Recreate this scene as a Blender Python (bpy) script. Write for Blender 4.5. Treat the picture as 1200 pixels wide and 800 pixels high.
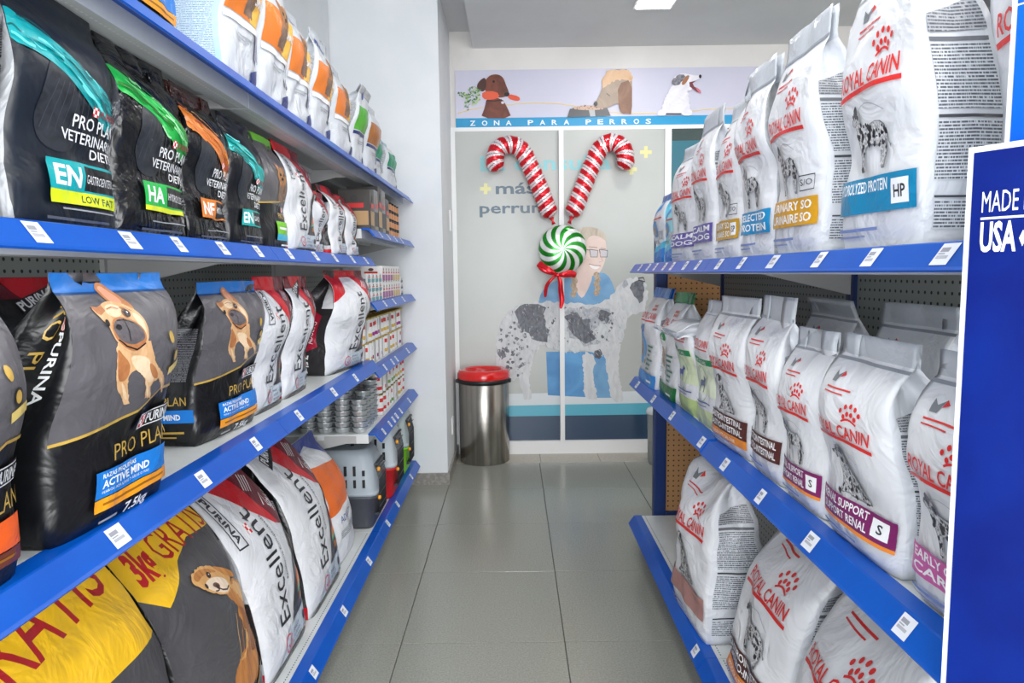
import bpy, bmesh, math, random
from mathutils import Vector, Matrix, noise
PI = math.pi
scene = bpy.context.scene
COL = scene.collection
for o in list(bpy.data.objects):
    bpy.data.objects.remove(o)

# ------------------------------------------------------------------ camera
CAMH = 1.32
cam_d = bpy.data.cameras.new('camera'); cam = bpy.data.objects.new('camera', cam_d); COL.objects.link(cam)
cam_d.sensor_width = 36.0; cam_d.lens = 24.0; cam_d.clip_start = 0.05; cam_d.clip_end = 60
pitch = math.atan(0.1); roll = 0.013; yaw = 0.0025
cam.matrix_world = (Matrix.Translation((0, 0, CAMH)) @ Matrix.Rotation(yaw, 4, 'Z')
                    @ Matrix.Rotation(PI/2 - pitch, 4, 'X') @ Matrix.Rotation(-roll, 4, 'Z'))
scene.camera = cam

# ------------------------------------------------------------------ light
w = bpy.data.worlds.new('world'); scene.world = w; w.use_nodes = True
bg = w.node_tree.nodes['Background']; bg.inputs[0].default_value = (0.94, 0.97, 1.0, 1); bg.inputs[1].default_value = 1.72
def area(name, loc, sx, sy, power, rot=(0, 0, 0), col=(1, 0.985, 0.96)):
    l = bpy.data.lights.new(name, 'AREA'); l.shape = 'RECTANGLE'; l.size = sx; l.size_y = sy
    l.energy = power; l.color = col
    o = bpy.data.objects.new(name, l); o.location = loc; o.rotation_euler = rot; COL.objects.link(o); return o
PANELS = [(0.85, 4.13), (0.85, 2.75), (0.1, 1.6), (0.85, 0.2), (-0.1, -0.7), (2.6, 2.75), (2.6, 0.6)]  # the first panel is in view, the others are added for light
for i, (px, py) in enumerate(PANELS):
    area('panel_light', (px, py, 2.855), 0.2, 0.2, (5 if i == 0 else 8))
# added fill light behind the camera, where the room is left open
area('rear_fill_light', (0.4, -2.2, 1.35), 4.2, 2.5, 170, (PI/2, 0, 0), (0.98, 0.99, 1.0))
vs = scene.view_settings
vs.view_transform = 'Standard'; vs.look = 'None'; vs.gamma = 1; vs.use_curve_mapping = False
vs.exposure = 0.40

# ------------------------------------------------------------------ materials
def s2l(c):
    c = c/255.0
    return c/12.92 if c <= 0.04045 else ((c+0.055)/1.055)**2.4
def lin(rgb): return (s2l(rgb[0]), s2l(rgb[1]), s2l(rgb[2]), 1)
MATS = {}
def N(nt, t, **k):
    n = nt.nodes.new(t)
    for a, b in k.items(): setattr(n, a, b)
    return n
def base_mat(key, rgb, rough=0.5, metal=0.0, coat=0.0):
    m = bpy.data.materials.new(key); m.use_nodes = True
    b = m.node_tree.nodes['Principled BSDF']
    b.inputs['Base Color'].default_value = lin(rgb); b.inputs['Roughness'].default_value = rough
    b.inputs['Metallic'].default_value = metal; b.inputs['Coat Weight'].default_value = coat
    m.diffuse_color = lin(rgb)
    return m, m.node_tree, b
def film(rgb, rough=0.34, strength=0.35, var=0.06):
    """printed plastic film: soft creases and a little uneven ink"""
    key = ('film', tuple(rgb), rough, strength)
    if key in MATS: return MATS[key]
    m, nt, b = base_mat('film_%d_%d_%d' % tuple(rgb), rgb, rough)
    tc = N(nt, 'ShaderNodeTexCoord')
    n1 = N(nt, 'ShaderNodeTexNoise'); n1.inputs['Scale'].default_value = 7; n1.inputs['Detail'].default_value = 3.5
    n1.inputs['Distortion'].default_value = 1.6; n1.inputs['Roughness'].default_value = 0.55
    nt.links.new(tc.outputs['Object'], n1.inputs['Vector'])
    n2 = N(nt, 'ShaderNodeTexVoronoi', feature='SMOOTH_F1'); n2.inputs['Scale'].default_value = 16
    mx = N(nt, 'ShaderNodeVectorMath', operation='MULTIPLY_ADD'); mx.inputs[1].default_value = (0.05,)*3
    nt.links.new(n1.outputs['Color'], mx.inputs[0]); nt.links.new(tc.outputs['Object'], mx.inputs[2])
    nt.links.new(mx.outputs[0], n2.inputs['Vector'])
    ad = N(nt, 'ShaderNodeMath', operation='MULTIPLY_ADD'); ad.inputs[1].default_value = 0.35
    nt.links.new(n2.outputs['Distance'], ad.inputs[0]); nt.links.new(n1.outputs['Fac'], ad.inputs[2])
    bp = N(nt, 'ShaderNodeBump'); bp.inputs['Strength'].default_value = strength; bp.inputs['Distance'].default_value = 0.03
    nt.links.new(ad.outputs[0], bp.inputs['Height']); nt.links.new(bp.outputs[0], b.inputs['Normal'])
    MATS[key] = m
    return m
def flat(rgb, rough=0.5, metal=0.0, coat=0.0):
    key = ('flat', tuple(rgb), rough, metal, coat)
    if key not in MATS:
        m, nt, b = base_mat('paint_%d_%d_%d' % tuple(rgb), rgb, rough, metal, coat)
        n = N(nt, 'ShaderNodeTexNoise'); n.inputs['Scale'].default_value = 40; n.inputs['Detail'].default_value = 2
        tc = N(nt, 'ShaderNodeTexCoord'); nt.links.new(tc.outputs['Object'], n.inputs['Vector'])
        bp = N(nt, 'ShaderNodeBump'); bp.inputs['Strength'].default_value = 0.05; bp.inputs['Distance'].default_value = 0.002
        nt.links.new(n.outputs['Fac'], bp.inputs['Height']); nt.links.new(bp.outputs[0], b.inputs['Normal'])
        MATS[key] = m
    return MATS[key]
def mixcol(nt, fac, c1, c2):
    n = N(nt, 'ShaderNodeMix', data_type='RGBA')
    n.inputs[6].default_value = c1; n.inputs[7].default_value = c2
    nt.links.new(fac, n.inputs[0]); return n.outputs[2]
def fur(c1, c2, scale=14, stretch=(1, 1, 1), rough=0.45, contrast=0.12, coord='UV'):
    """printed photograph of fur: two inks in streaky patches"""
    key = ('fur', c1, c2, scale, stretch)
    if key in MATS: return MATS[key]
    m, nt, b = base_mat('fur_print', c1, rough)
    tc = N(nt, 'ShaderNodeTexCoord'); mp = N(nt, 'ShaderNodeMapping'); mp.inputs['Scale'].default_value = stretch
    nt.links.new(tc.outputs[coord], mp.inputs[0])
    n = N(nt, 'ShaderNodeTexNoise'); n.inputs['Scale'].default_value = scale; n.inputs['Detail'].default_value = 5
    n.inputs['Distortion'].default_value = 1.2
    nt.links.new(mp.outputs[0], n.inputs['Vector'])
    r = N(nt, 'ShaderNodeMapRange'); r.inputs[1].default_value = 0.5-contrast*1.6; r.inputs[2].default_value = 0.5+contrast*1.6
    nt.links.new(n.outputs['Fac'], r.inputs[0])
    nt.links.new(mixcol(nt, r.outputs[0], lin(c1), lin(c2)), b.inputs['Base Color'])
    MATS[key] = m
    return m
def fineprint(paper, ink, lines=1.0, rough=0.35):
    """rows of small print, coordinates in design units / 100"""
    key = ('fine', paper, ink, lines)
    if key in MATS: return MATS[key]
    m, nt, b = base_mat('fine_print', paper, rough)
    tc = N(nt, 'ShaderNodeTexCoord'); sp = N(nt, 'ShaderNodeSeparateXYZ'); nt.links.new(tc.outputs['UV'], sp.inputs[0])
    f = 64*lines
    m1 = N(nt, 'ShaderNodeMath', operation='MULTIPLY'); m1.inputs[1].default_value = f; nt.links.new(sp.outputs['Y'], m1.inputs[0])
    fr = N(nt, 'ShaderNodeMath', operation='FRACT'); nt.links.new(m1.outputs[0], fr.inputs[0])
    row = N(nt, 'ShaderNodeMath', operation='FLOOR'); nt.links.new(m1.outputs[0], row.inputs[0])
    on = N(nt, 'ShaderNodeMath', operation='GREATER_THAN'); on.inputs[1].default_value = 0.45; nt.links.new(fr.outputs[0], on.inputs[0])
    cx = N(nt, 'ShaderNodeMath', operation='MULTIPLY'); cx.inputs[1].default_value = f*2.2; nt.links.new(sp.outputs['X'], cx.inputs[0])
    cb = N(nt, 'ShaderNodeCombineXYZ'); nt.links.new(cx.outputs[0], cb.inputs[0])
    ry = N(nt, 'ShaderNodeMath', operation='MULTIPLY'); ry.inputs[1].default_value = 7.3; nt.links.new(row.outputs[0], ry.inputs[0]); nt.links.new(ry.outputs[0], cb.inputs[1])
    n = N(nt, 'ShaderNodeTexNoise'); n.inputs['Scale'].default_value = 1.0; n.inputs['Detail'].default_value = 1
    nt.links.new(cb.outputs[0], n.inputs['Vector'])
    w1 = N(nt, 'ShaderNodeMath', operation='GREATER_THAN'); w1.inputs[1].default_value = 0.42; nt.links.new(n.outputs['Fac'], w1.inputs[0])
    mu = N(nt, 'ShaderNodeMath', operation='MULTIPLY'); nt.links.new(on.outputs[0], mu.inputs[0]); nt.links.new(w1.outputs[0], mu.inputs[1])
    nt.links.new(mixcol(nt, mu.outputs[0], lin(paper), lin(ink)), b.inputs['Base Color'])
    MATS[key] = m
    return m
def checker_mat():
    key = 'checker'
    if key not in MATS:
        m, nt, b = base_mat('red_check', (220, 40, 50), 0.4)
        tc = N(nt, 'ShaderNodeTexCoord'); c = N(nt, 'ShaderNodeTexChecker'); c.inputs['Scale'].default_value = 36
        c.inputs[1].default_value = lin((215, 25, 40)); c.inputs[2].default_value = lin((245, 240, 238))
        nt.links.new(tc.outputs['UV'], c.inputs[0]); nt.links.new(c.outputs[0], b.inputs[0]); MATS[key] = m
    return MATS[key]
def pegboard(rgb, hole, ax, pitch_=0.025, r=0.11):
    """perforated sheet: rows of small holes; ax = the two object axes of the sheet"""
    key = ('peg', rgb, hole, ax)
    if key in MATS: return MATS[key]
    m, nt, b = base_mat('pegboard', rgb, 0.55)
    tc = N(nt, 'ShaderNodeTexCoord'); sp = N(nt, 'ShaderNodeSeparateXYZ'); nt.links.new(tc.outputs['Object'], sp.inputs[0])
    cb = N(nt, 'ShaderNodeCombineXYZ')
    for i, a in enumerate(ax):
        d = N(nt, 'ShaderNodeMath', operation='DIVIDE'); d.inputs[1].default_value = pitch_; nt.links.new(sp.outputs[a], d.inputs[0])
        f = N(nt, 'ShaderNodeMath', operation='FRACT'); nt.links.new(d.outputs[0], f.inputs[0])
        s = N(nt, 'ShaderNodeMath', operation='SUBTRACT'); s.inputs[1].default_value = 0.5; nt.links.new(f.outputs[0], s.inputs[0])
        nt.links.new(s.outputs[0], cb.inputs[i])
    ln = N(nt, 'ShaderNodeVectorMath', operation='LENGTH'); nt.links.new(cb.outputs[0], ln.inputs[0])
    lt = N(nt, 'ShaderNodeMath', operation='LESS_THAN'); lt.inputs[1].default_value = r+0.05; nt.links.new(ln.outputs['Value'], lt.inputs[0])
    nt.links.new(mixcol(nt, lt.outputs[0], lin(rgb), lin(hole)), b.inputs['Base Color'])
    MATS[key] = m
    return m
def noisy(key, c1, c2, scale, rough, bump=0.0, detail=6, coord='Object', metal=0, stretch=(1, 1, 1), lo=0.4, hi=0.6):
    if key in MATS: return MATS[key]
    m, nt, b = base_mat(key, c1, rough, metal)
    tc = N(nt, 'ShaderNodeTexCoord'); mp = N(nt, 'ShaderNodeMapping'); mp.inputs['Scale'].default_value = stretch
    nt.links.new(tc.outputs[coord], mp.inputs[0])
    n = N(nt, 'ShaderNodeTexNoise'); n.inputs['Scale'].default_value = scale; n.inputs['Detail'].default_value = detail
    nt.links.new(mp.outputs[0], n.inputs['Vector'])
    r = N(nt, 'ShaderNodeMapRange'); r.inputs[1].default_value = lo; r.inputs[2].default_value = hi
    nt.links.new(n.outputs['Fac'], r.inputs[0])
    nt.links.new(mixcol(nt, r.outputs[0], lin(c1), lin(c2)), b.inputs['Base Color'])
    if bump:
        bp = N(nt, 'ShaderNodeBump'); bp.inputs['Strength'].default_value = bump; bp.inputs['Distance'].default_value = 0.01
        nt.links.new(n.outputs['Fac'], bp.inputs['Height']); nt.links.new(bp.outputs[0], b.inputs['Normal'])
    MATS[key] = m
    return m
def emit(key, rgb, strength):
    m, nt, b = base_mat(key, rgb, 0.5)
    b.inputs['Emission Color'].default_value = lin(rgb); b.inputs['Emission Strength'].default_value = strength
    return m
def clear(key, rgb, alpha, rough=0.08):
    m, nt, b = base_mat(key, rgb, rough); b.inputs['Alpha'].default_value = alpha; return m

# ------------------------------------------------------------------ objects
def tag(o, label=None, cat=None, group=None, kind=None):
    if label: o['label'] = label
    if cat: o['category'] = cat
    if group: o['group'] = group
    if kind: o['kind'] = kind
    return o
def empty(name, loc, rz=0.0):
    o = bpy.data.objects.new(name, None); COL.objects.link(o); o.location = loc; o.rotation_euler = (0, 0, rz)
    o.empty_display_size = 0.05
    return o
def link(name, me, parent=None, loc=None, rot=None):
    o = bpy.data.objects.new(name, me); COL.objects.link(o)
    if parent: o.parent = parent
    if loc: o.location = loc
    if rot: o.rotation_euler = rot
    return o
class MB:
    """collects faces into one mesh"""
    def __init__(s): s.v = []; s.f = []; s.m = []; s.sm = []
    def add(s, vs, fs, mi=0, smooth=False):
        b = len(s.v); s.v += [tuple(v) for v in vs]
        for f in fs: s.f.append([i+b for i in f]); s.m.append(mi); s.sm.append(smooth)
    def box(s, x0, x1, y0, y1, z0, z1, mi=0):
        v = [(x0, y0, z0), (x1, y0, z0), (x1, y1, z0), (x0, y1, z0), (x0, y0, z1), (x1, y0, z1), (x1, y1, z1), (x0, y1, z1)]
        s.add(v, [(3, 2, 1, 0), (4, 5, 6, 7), (0, 1, 5, 4), (1, 2, 6, 5), (2, 3, 7, 6), (3, 0, 4, 7)], mi)
    def loft(s, rings, cap0=True, cap1=True, closed=True, mi=0, smooth=True):
        n = len(rings[0]); vs = [p for r in rings for p in r]; fs = []
        for i in range(len(rings)-1):
            for j in range(n if closed else n-1):
                k = (j+1) % n
                fs.append((i*n+j, i*n+k, (i+1)*n+k, (i+1)*n+j))
        s.add(vs, fs, mi, smooth)
        if cap0: s.add(rings[0], [tuple(reversed(range(n)))], mi)
        if cap1: s.add(rings[-1], [tuple(range(n))], mi)
    def lathe(s, prof, cx=0, cy=0, z=0, n=20, mi=0, cap0=True, cap1=True, smooth=True, star=0.0):
        rings = []
        for r, h in prof:
            rings.append([(cx+r*(1+star*(j % 2))*math.cos(2*PI*j/n), cy+r*(1+star*(j % 2))*math.sin(2*PI*j/n), z+h) for j in range(n)])
        s.loft(rings, cap0, cap1, True, mi, smooth)
    def tube(s, pts, r, n=8, mi=0, smooth=True, radii=None):
        pts = [Vector(p) for p in pts]; rings = []; up = Vector((0.13, 0.21, 0.97)).normalized()
        for i, p in enumerate(pts):
            d = (pts[min(i+1, len(pts)-1)]-pts[max(i-1, 0)]).normalized()
            a = d.cross(up)
            if a.length < 0.05: a = d.cross(Vector((1, 0, 0)))
            a.normalize(); b = d.cross(a); rr = radii[i] if radii else r
            rings.append([p+a*rr*math.cos(2*PI*j/n)+b*rr*math.sin(2*PI*j/n) for j in range(n)])
        s.loft(rings, mi=mi, smooth=smooth)
    def extrude_y(s, prof, y0, y1, mi=0, smooth=False):
        s.loft([[(x, y0, z) for x, z in prof], [(x, y1, z) for x, z in prof]], mi=mi, smooth=smooth)
    def mesh(s, name, mats):
        me = bpy.data.meshes.new(name); me.from_pydata(s.v, [], s.f)
        for m in (mats if isinstance(mats, (list, tuple)) else [mats]): me.materials.append(m)
        me.polygons.foreach_set('material_index', s.m); me.polygons.foreach_set('use_smooth', s.sm)
        bm = bmesh.new(); bm.from_mesh(me); bmesh.ops.remove_doubles(bm, verts=bm.verts, dist=1e-6)
        bmesh.ops.recalc_face_normals(bm, faces=bm.faces); bm.to_mesh(me); bm.free()
        me.update(); return me
    def build(s, name, mats, parent=None, loc=None, rot=None):
        return link(name, s.mesh(name, mats), parent, loc, rot)
def bevel(o, w=0.004, seg=2):
    m = o.modifiers.new('bevel', 'BEVEL'); m.width = w; m.segments = seg; m.limit_method = 'ANGLE'; m.angle_limit = 0.7
    return o
def rrect(cx, cy, sx, sy, r, z, n=4):
    pts = []
    for qx, qy, a0 in ((1, 1, 0), (-1, 1, 90), (-1, -1, 180), (1, -1, 270)):
        for i in range(n+1):
            a = math.radians(a0+90*i/n)
            pts.append((cx+qx*(sx-r)+r*math.cos(a), cy+qy*(sy-r)+r*math.sin(a), z))
    return pts

# ------------------------------------------------------------------ flat print designs
TXT = {}
def text_tris(s, bold=0.0, font_shear=0.0):
    k = (s, bold, font_shear)
    if k in TXT: return TXT[k]
    cu = bpy.data.curves.new('t', 'FONT'); cu.body = s; cu.size = 1; cu.resolution_u = 2; cu.offset = bold; cu.shear = font_shear
    o = bpy.data.objects.new('t', cu); COL.objects.link(o)
    dg = bpy.context.evaluated_depsgraph_get(); me = o.evaluated_get(dg).to_mesh()
    vs = [(v.co.x, v.co.y) for v in me.vertices]; fs = [tuple(p.vertices) for p in me.polygons]
    o.evaluated_get(dg).to_mesh_clear(); bpy.data.objects.remove(o); bpy.data.curves.remove(cu)
    x0 = min(v[0] for v in vs); x1 = max(v[0] for v in vs)
    TXT[k] = ([((x-x0), y) for x, y in vs], fs, x1-x0)
    return TXT[k]
CAP = 0.70
def inside(p, poly):
    x, y = p; c = False; j = len(poly)-1
    for i in range(len(poly)):
        xi, yi = poly[i]; xj, yj = poly[j]
        if (yi > y) != (yj > y) and x < (xj-xi)*(y-yi)/(yj-yi)+xi: c = not c
        j = i
    return c
def ragged(poly, amp, n=4, seed=1):
    """furry outline"""
    rd = random.Random(seed); out = []
    for i in range(len(poly)):
        a = poly[i]; b = poly[(i+1) % len(poly)]
        dx, dy = b[0]-a[0], b[1]-a[1]; L = math.hypot(dx, dy) or 1
        k = max(1, int(L/(amp*n)+0.5))
        if L < amp*n*.7 and rd.random() < .5: continue
        for j in range(k):
            t = j/k; s = rd.uniform(-1, 1)*amp
            out.append((a[0]+dx*t-dy/L*s, a[1]+dy*t+dx/L*s))
    return out
def smooth_poly(poly, it=2):
    for _ in range(it):
        q = []
        for i in range(len(poly)):
            a = poly[i]; b = poly[(i+1) % len(poly)]
            q += [(a[0]*.75+b[0]*.25, a[1]*.75+b[1]*.25), (a[0]*.25+b[0]*.75, a[1]*.25+b[1]*.75)]
        poly = q
    return poly
class Design:
    def __init__(s, w=100.0, h=150.0): s.w = w; s.h = h; s.ops = []; s.cache = {}; s.lg = None; s.lk = 0
    def poly(s, pts, mat): s.ops.append(([tuple(p) for p in pts], None, mat, s.lg)); return s
    def spoly(s, pts, mat, it=2): return s.poly(smooth_poly(pts, it), mat)
    def rect(s, x0, y0, x1, y1, mat): return s.poly([(x0, y0), (x1, y0), (x1, y1), (x0, y1)], mat)
    def ell(s, cx, cy, rx, ry, mat, n=18, rot=0.0):
        c, q = math.cos(rot), math.sin(rot)
        return s.poly([(cx+rx*math.cos(a)*c-ry*math.sin(a)*q, cy+rx*math.cos(a)*q+ry*math.sin(a)*c) for a in [2*PI*i/n for i in range(n)]], mat)
    def line(s, pts, wd, mat):
        L = []; R = []
        for i, p in enumerate(pts):
            a = pts[max(i-1, 0)]; b = pts[min(i+1, len(pts)-1)]
            dx, dy = b[0]-a[0], b[1]-a[1]; l = math.hypot(dx, dy) or 1
            L.append((p[0]-dy/l*wd/2, p[1]+dx/l*wd/2)); R.append((p[0]+dy/l*wd/2, p[1]-dx/l*wd/2))
        for i in range(len(pts)-1): s.poly([R[i], R[i+1], L[i+1], L[i]], mat)
        return s
    def frame(s, x0, y0, x1, y1, wd, mat):
        s.rect(x0, y0, x1, y0+wd, mat); s.rect(x0, y1-wd, x1, y1, mat); s.rect(x0, y0, x0+wd, y1, mat); s.rect(x1-wd, y0, x1, y1, mat); return s
    def text(s, t, x, y, h, mat, w=None, rot=0.0, bold=0.0, align='L', shear=0.0):
        if not t.strip(): return s
        vs, fs, wd = text_tris(t, bold, shear); k = h/CAP; kx = (w/wd) if w else k
        W = wd*kx; ox = {'L': 0, 'C': -W/2, 'R': -W}[align]
        c, q = math.cos(rot), math.sin(rot)
        out = []
        for a, b in vs:
            X = a*kx+ox; Y = b*k; out.append((x+X*c-Y*q, y+X*q+Y*c))
        s.ops.append((out, fs, mat, None)); return s
    def blobs(s, poly, n, r0, r1, mat, seed=1, box=None):
        s.lk += 1; s.lg = s.lk
        rd = random.Random(seed); xs = [p[0] for p in poly]; ys = [p[1] for p in poly]; k = 0; tries = 0
        b = box or (min(xs), min(ys), max(xs), max(ys))
        while k < n and tries < n*30:
            tries += 1
            p = (rd.uniform(b[0], b[2]), rd.uniform(b[1], b[3]))
            if not inside(p, poly): continue
            r = rd.uniform(r0, r1); k += 1
            s.poly([(p[0]+r*rd.uniform(.5, 1.2)*math.cos(a), p[1]+r*rd.uniform(.5, 1.2)*math.sin(a)) for a in [2*PI*i/7 for i in range(7)]], mat)
        s.lg = None
        return s
    def data(s, nu, nv):
        """cut along the nu x nv grid; returns verts (x,y,layer), faces, mats"""
        key = (nu, nv)
        if key in s.cache: return s.cache[key]
        bm = bmesh.new(); mats = []
        li = -1; lay = None
        for vs, fs, mat, lg in s.ops:
            if lg is None or lg != lay: li += 1
            lay = lg
            if mat not in mats: mats.append(mat)
            mi = mats.index(mat); bv = [bm.verts.new((x, y, li)) for x, y in vs]
            if fs is None: fs = [tuple(range(len(vs)))]
            for f in fs:
                try: fc = bm.faces.new([bv[i] for i in f]); fc.material_index = mi
                except ValueError: pass
        bm.normal_update()
        bmesh.ops.triangulate(bm, faces=[f for f in bm.faces if len(f.verts) > 4], ngon_method='EAR_CLIP')
        def cut(co, no, outer=False):
            bmesh.ops.bisect_plane(bm, geom=bm.verts[:]+bm.edges[:]+bm.faces[:], dist=1e-5, plane_co=co, plane_no=no, clear_outer=outer)
        cut((0.2, 0, 0), (-1, 0, 0), True); cut((s.w-0.2, 0, 0), (1, 0, 0), True)
        cut((0, 0.2, 0), (0, -1, 0), True); cut((0, s.h-0.2, 0), (0, 1, 0), True)
        for i in range(1, nu): cut((s.w*i/nu, 0, 0), (1, 0, 0))
        for j in range(1, nv): cut((0, s.h*j/nv, 0), (0, 1, 0))
        if nu > 1 or nv > 1:
            for j in range(-nu+1, nv): cut((0, s.h*j/nv, 0), (-s.h/nv, s.w/nu, 0))
        bm.normal_update()
        vs = [tuple(v.co) for v in bm.verts]; fs = []; mi = []
        bm.verts.index_update()
        for f in bm.faces:
            if f.calc_area() < 1e-6: continue
            ids = [v.index for v in f.verts]
            if f.normal.z < 0: ids.reverse()
            fs.append(ids); mi.append(f.material_index)
        bm.free()
        s.nl = li+1
        s.cache[key] = (vs, fs, mi, mats)
        return s.cache[key]
    def mapped(s, name, nu, nv, fn, parent=None, step=0.00022, base=0.0009):
        vs, fs, mi, mats = s.data(nu, nv)
        nl = max(1, s.nl); st = min(step, 0.005/nl)
        me = bpy.data.meshes.new(name)
        me.from_pydata([fn(x/s.w, y/s.h, base+st*z) for x, y, z in vs], [], fs)
        for m in mats: me.materials.append(m)
        me.polygons.foreach_set('material_index', mi); me.polygons.foreach_set('use_smooth', [True]*len(fs))
        uv = me.uv_layers.new(name='UVMap'); d = []
        for f in fs:
            for i in f: d += [vs[i][0]/100, vs[i][1]/100]
        uv.data.foreach_set('uv', d); me.update()
        return link(name, me, parent)
    def flat_on_wall(s, name, x0, z0, sx, sz, y, parent=None, step=0.0002, base=0.0005):
        """upright print facing -Y"""
        o = s.mapped(name, 1, 1, lambda a, b, e: (x0+a*sx, y-e, z0+b*sz), parent, step, base)
        o.data.polygons.foreach_set('use_smooth', [False]*len(o.data.polygons)); return o
# ================================================================== the room
WALLM = noisy('wall_paint', (226, 229, 232), (220, 224, 228), 3, 0.6)
WALLW = noisy('wall_paint_warm', (224, 221, 218), (219, 216, 213), 3, 0.6)
CEILM = noisy('ceiling_paint', (214, 216, 216), (208, 210, 211), 2, 0.7)
TRIMW = flat((236, 237, 238), 0.35)
YB = 4.95
def struct(name, mb, mats): return tag(mb.build(name, mats), kind='structure')
m = MB(); m.box(-1.4, 4.6, -2.2, 5.1, -0.05, -0.0062); floor = struct('floor', m, flat((88, 88, 84), 0.7))
TILE = noisy('floor_tile', (152, 153, 144), (134, 135, 127), 160, 0.2, 0.03, 3, lo=.35, hi=.65)
TILEB = noisy('threshold_tile', (186, 180, 166), (170, 164, 152), 60, 0.35, 0.03, 3, lo=.35, hi=.65)
# large porcelain floor tiles, sunken joints
T = 0.588; meshes = []
def tile_mesh(sx, sy, mat):
    g = 0.0016; b = 0.001
    v = MB(); v.loft([rrect(0, 0, sx/2-g, sy/2-g, 0.002, -0.006, 1), rrect(0, 0, sx/2-g, sy/2-g, 0.002, -0.001, 1), rrect(0, 0, sx/2-g-b, sy/2-g-b, 0.002, 0, 1)], smooth=False)
    return v.mesh('tile', mat)
tm = tile_mesh(T, 0.583, TILE)
for i in range(-2, 8):
    for j in range(-8, 3):
        link('tile', tm, floor, (-0.418+T*(i+.5), 2.918+0.583*(j+.5)-0.0, 0))
tb = tile_mesh(0.42, 0.36, TILEB)
for i in range(-2, 10): link('tile', tb, floor, (-0.25+0.42*(i+.5), 4.664+0.6, 0)) if False else link('tile', tb, floor, (-0.24+0.42*(i+.5), 4.668+0.18, 0))
m = MB(); m.box(-1.4, -1.07, -2.2, 4.19, -0.02, 3.0); struct('wall_left', m, WALLM)
m = MB(); m.box(-1.4, -0.425, 4.20, 5.05, -0.02, 3.0); struct('wall_left_pier', m, WALLM)
m = MB(); m.box(-0.425, 4.6, YB, YB+0.15, -0.02, 3.05); struct('wall_back', m, WALLW)
m = MB(); m.box(4.5, 4.65, -2.2, YB, -0.02, 3.05); struct('wall_right', m, WALLW)
m = MB(); m.box(2.40, 2.53, 4.80, YB, 0, 3.0); struct('wall_back_pier', m, WALLW)
m = MB(); m.box(-1.4, 4.65, -2.2, 5.1, 3.0, 3.1); struct('ceiling', m, CEILM)
m = MB(); m.box(-0.26, 2.0, -2.2, YB, 2.885, 3.0); struct('ceiling_drop', m, CEILM)
m = MB(); m.box(2.75, 3.0, -2.2, YB, 2.80, 3.0); struct('ceiling_beam', m, flat((120, 122, 124), .6))
BB = noisy('baseboard_stone', (150, 146, 140), (128, 125, 120), 60, 0.4)
m = MB(); m.box(-1.06, -0.413, 4.188, 4.20, 0, 0.075); m.box(-0.425, -0.413, 4.20, YB, 0, 0.075); struct('baseboard_left', m, BB)
# ceiling lamps, the unseen ones added to light the aisle
LM = emit('lamp_diffuser', (255, 255, 255), 9.0)
for i, (px, py) in enumerate(PANELS):
    zc = 2.885 if -0.2 < px < 2 else 3.0
    m = MB(); m.box(-0.115, 0.115, -0.115, 0.115, -0.012, 0)
    if i == 0: zc = 2.885
    e = empty('ceiling_light', (px, py, zc)); tag(e, ['square white LED panel light glowing on the lowered ceiling', 'added LED panel on the lowered ceiling, second from the back wall', 'added LED panel above the middle of the aisle', 'added LED panel above the near right shelves', 'added LED panel behind the photographer', 'added LED panel over the floor right of the shelves, farther one', 'added LED panel over the floor right of the shelves, nearer one'][i], 'ceiling light', 'ceiling lights')
    m.build('frame', TRIMW, e); m = MB(); m.box(-0.1, 0.1, -0.1, 0.1, -0.016, -0.0121); m.build('diffuser', LM, e)

# --- glazed partition: white aluminium frame, frosted panes
FR = flat((233, 234, 235), 0.3)
def framebar(n, x0, x1, z0, z1, y0=YB-0.05, y1=YB): 
    m = MB(); m.box(x0, x1, y0, y1, z0, z1); return tag(m.build(n, FR), kind='structure')
win = empty('window_1', (0, 0, 0)); win['kind'] = 'structure'
def bar(n, *a):
    o = framebar(n, *a); del o['kind']; o.parent = win; return o
bar('frame_stile', -0.427, -0.395, 0, 2.342, YB-.03); bar('frame_rail', -0.395, 2.40, 2.315, 2.342, YB-.03); bar('frame_rail', -0.395, 2.40, 0.0, 0.096)
bar('frame_mullion', 0.333, 0.366, 0.096, 2.315, YB-0.06); bar('frame_mullion', 1.08, 1.125, 0.096, 2.315); bar('frame_mullion', 1.80, 1.845, 0.096, 2.315)
FROST = noisy('frosted_glass', (182, 186, 183), (176, 180, 177), 1.2, 0.28)
for x0, x1 in ((-0.395, 0.333), (0.366, 1.08)):
    m = MB(); m.box(x0, x1, YB-0.028, YB-0.018, 0.096, 2.315); m.build('pane', FROST, win)
DKG = noisy('dark_room_glass', (84, 96, 92), (64, 78, 78), 1.5, 0.08)
for x0, x1 in ((1.125, 1.80), (1.845, 2.40)):
    m = MB(); m.box(x0, x1, YB-0.028, YB-0.018, 0.096, 2.315); m.build('pane', DKG, win)
dd = Design(100, 100); dd.poly([(0, 82), (60, 84), (60, 92), (0, 92)], flat((26, 104, 122), .4)); dd.poly([(0, 74), (30, 76), (34, 84), (0, 82)], flat((40, 110, 118), .4)); dd.rect(0, 60, 26, 74, flat((150, 160, 156), .4))
dd.flat_on_wall('interior_shapes', 1.13, 0.3, .66, 2.1, YB-0.028, win)  # flat teal and grey shapes stand for the room behind the clear pane

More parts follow.
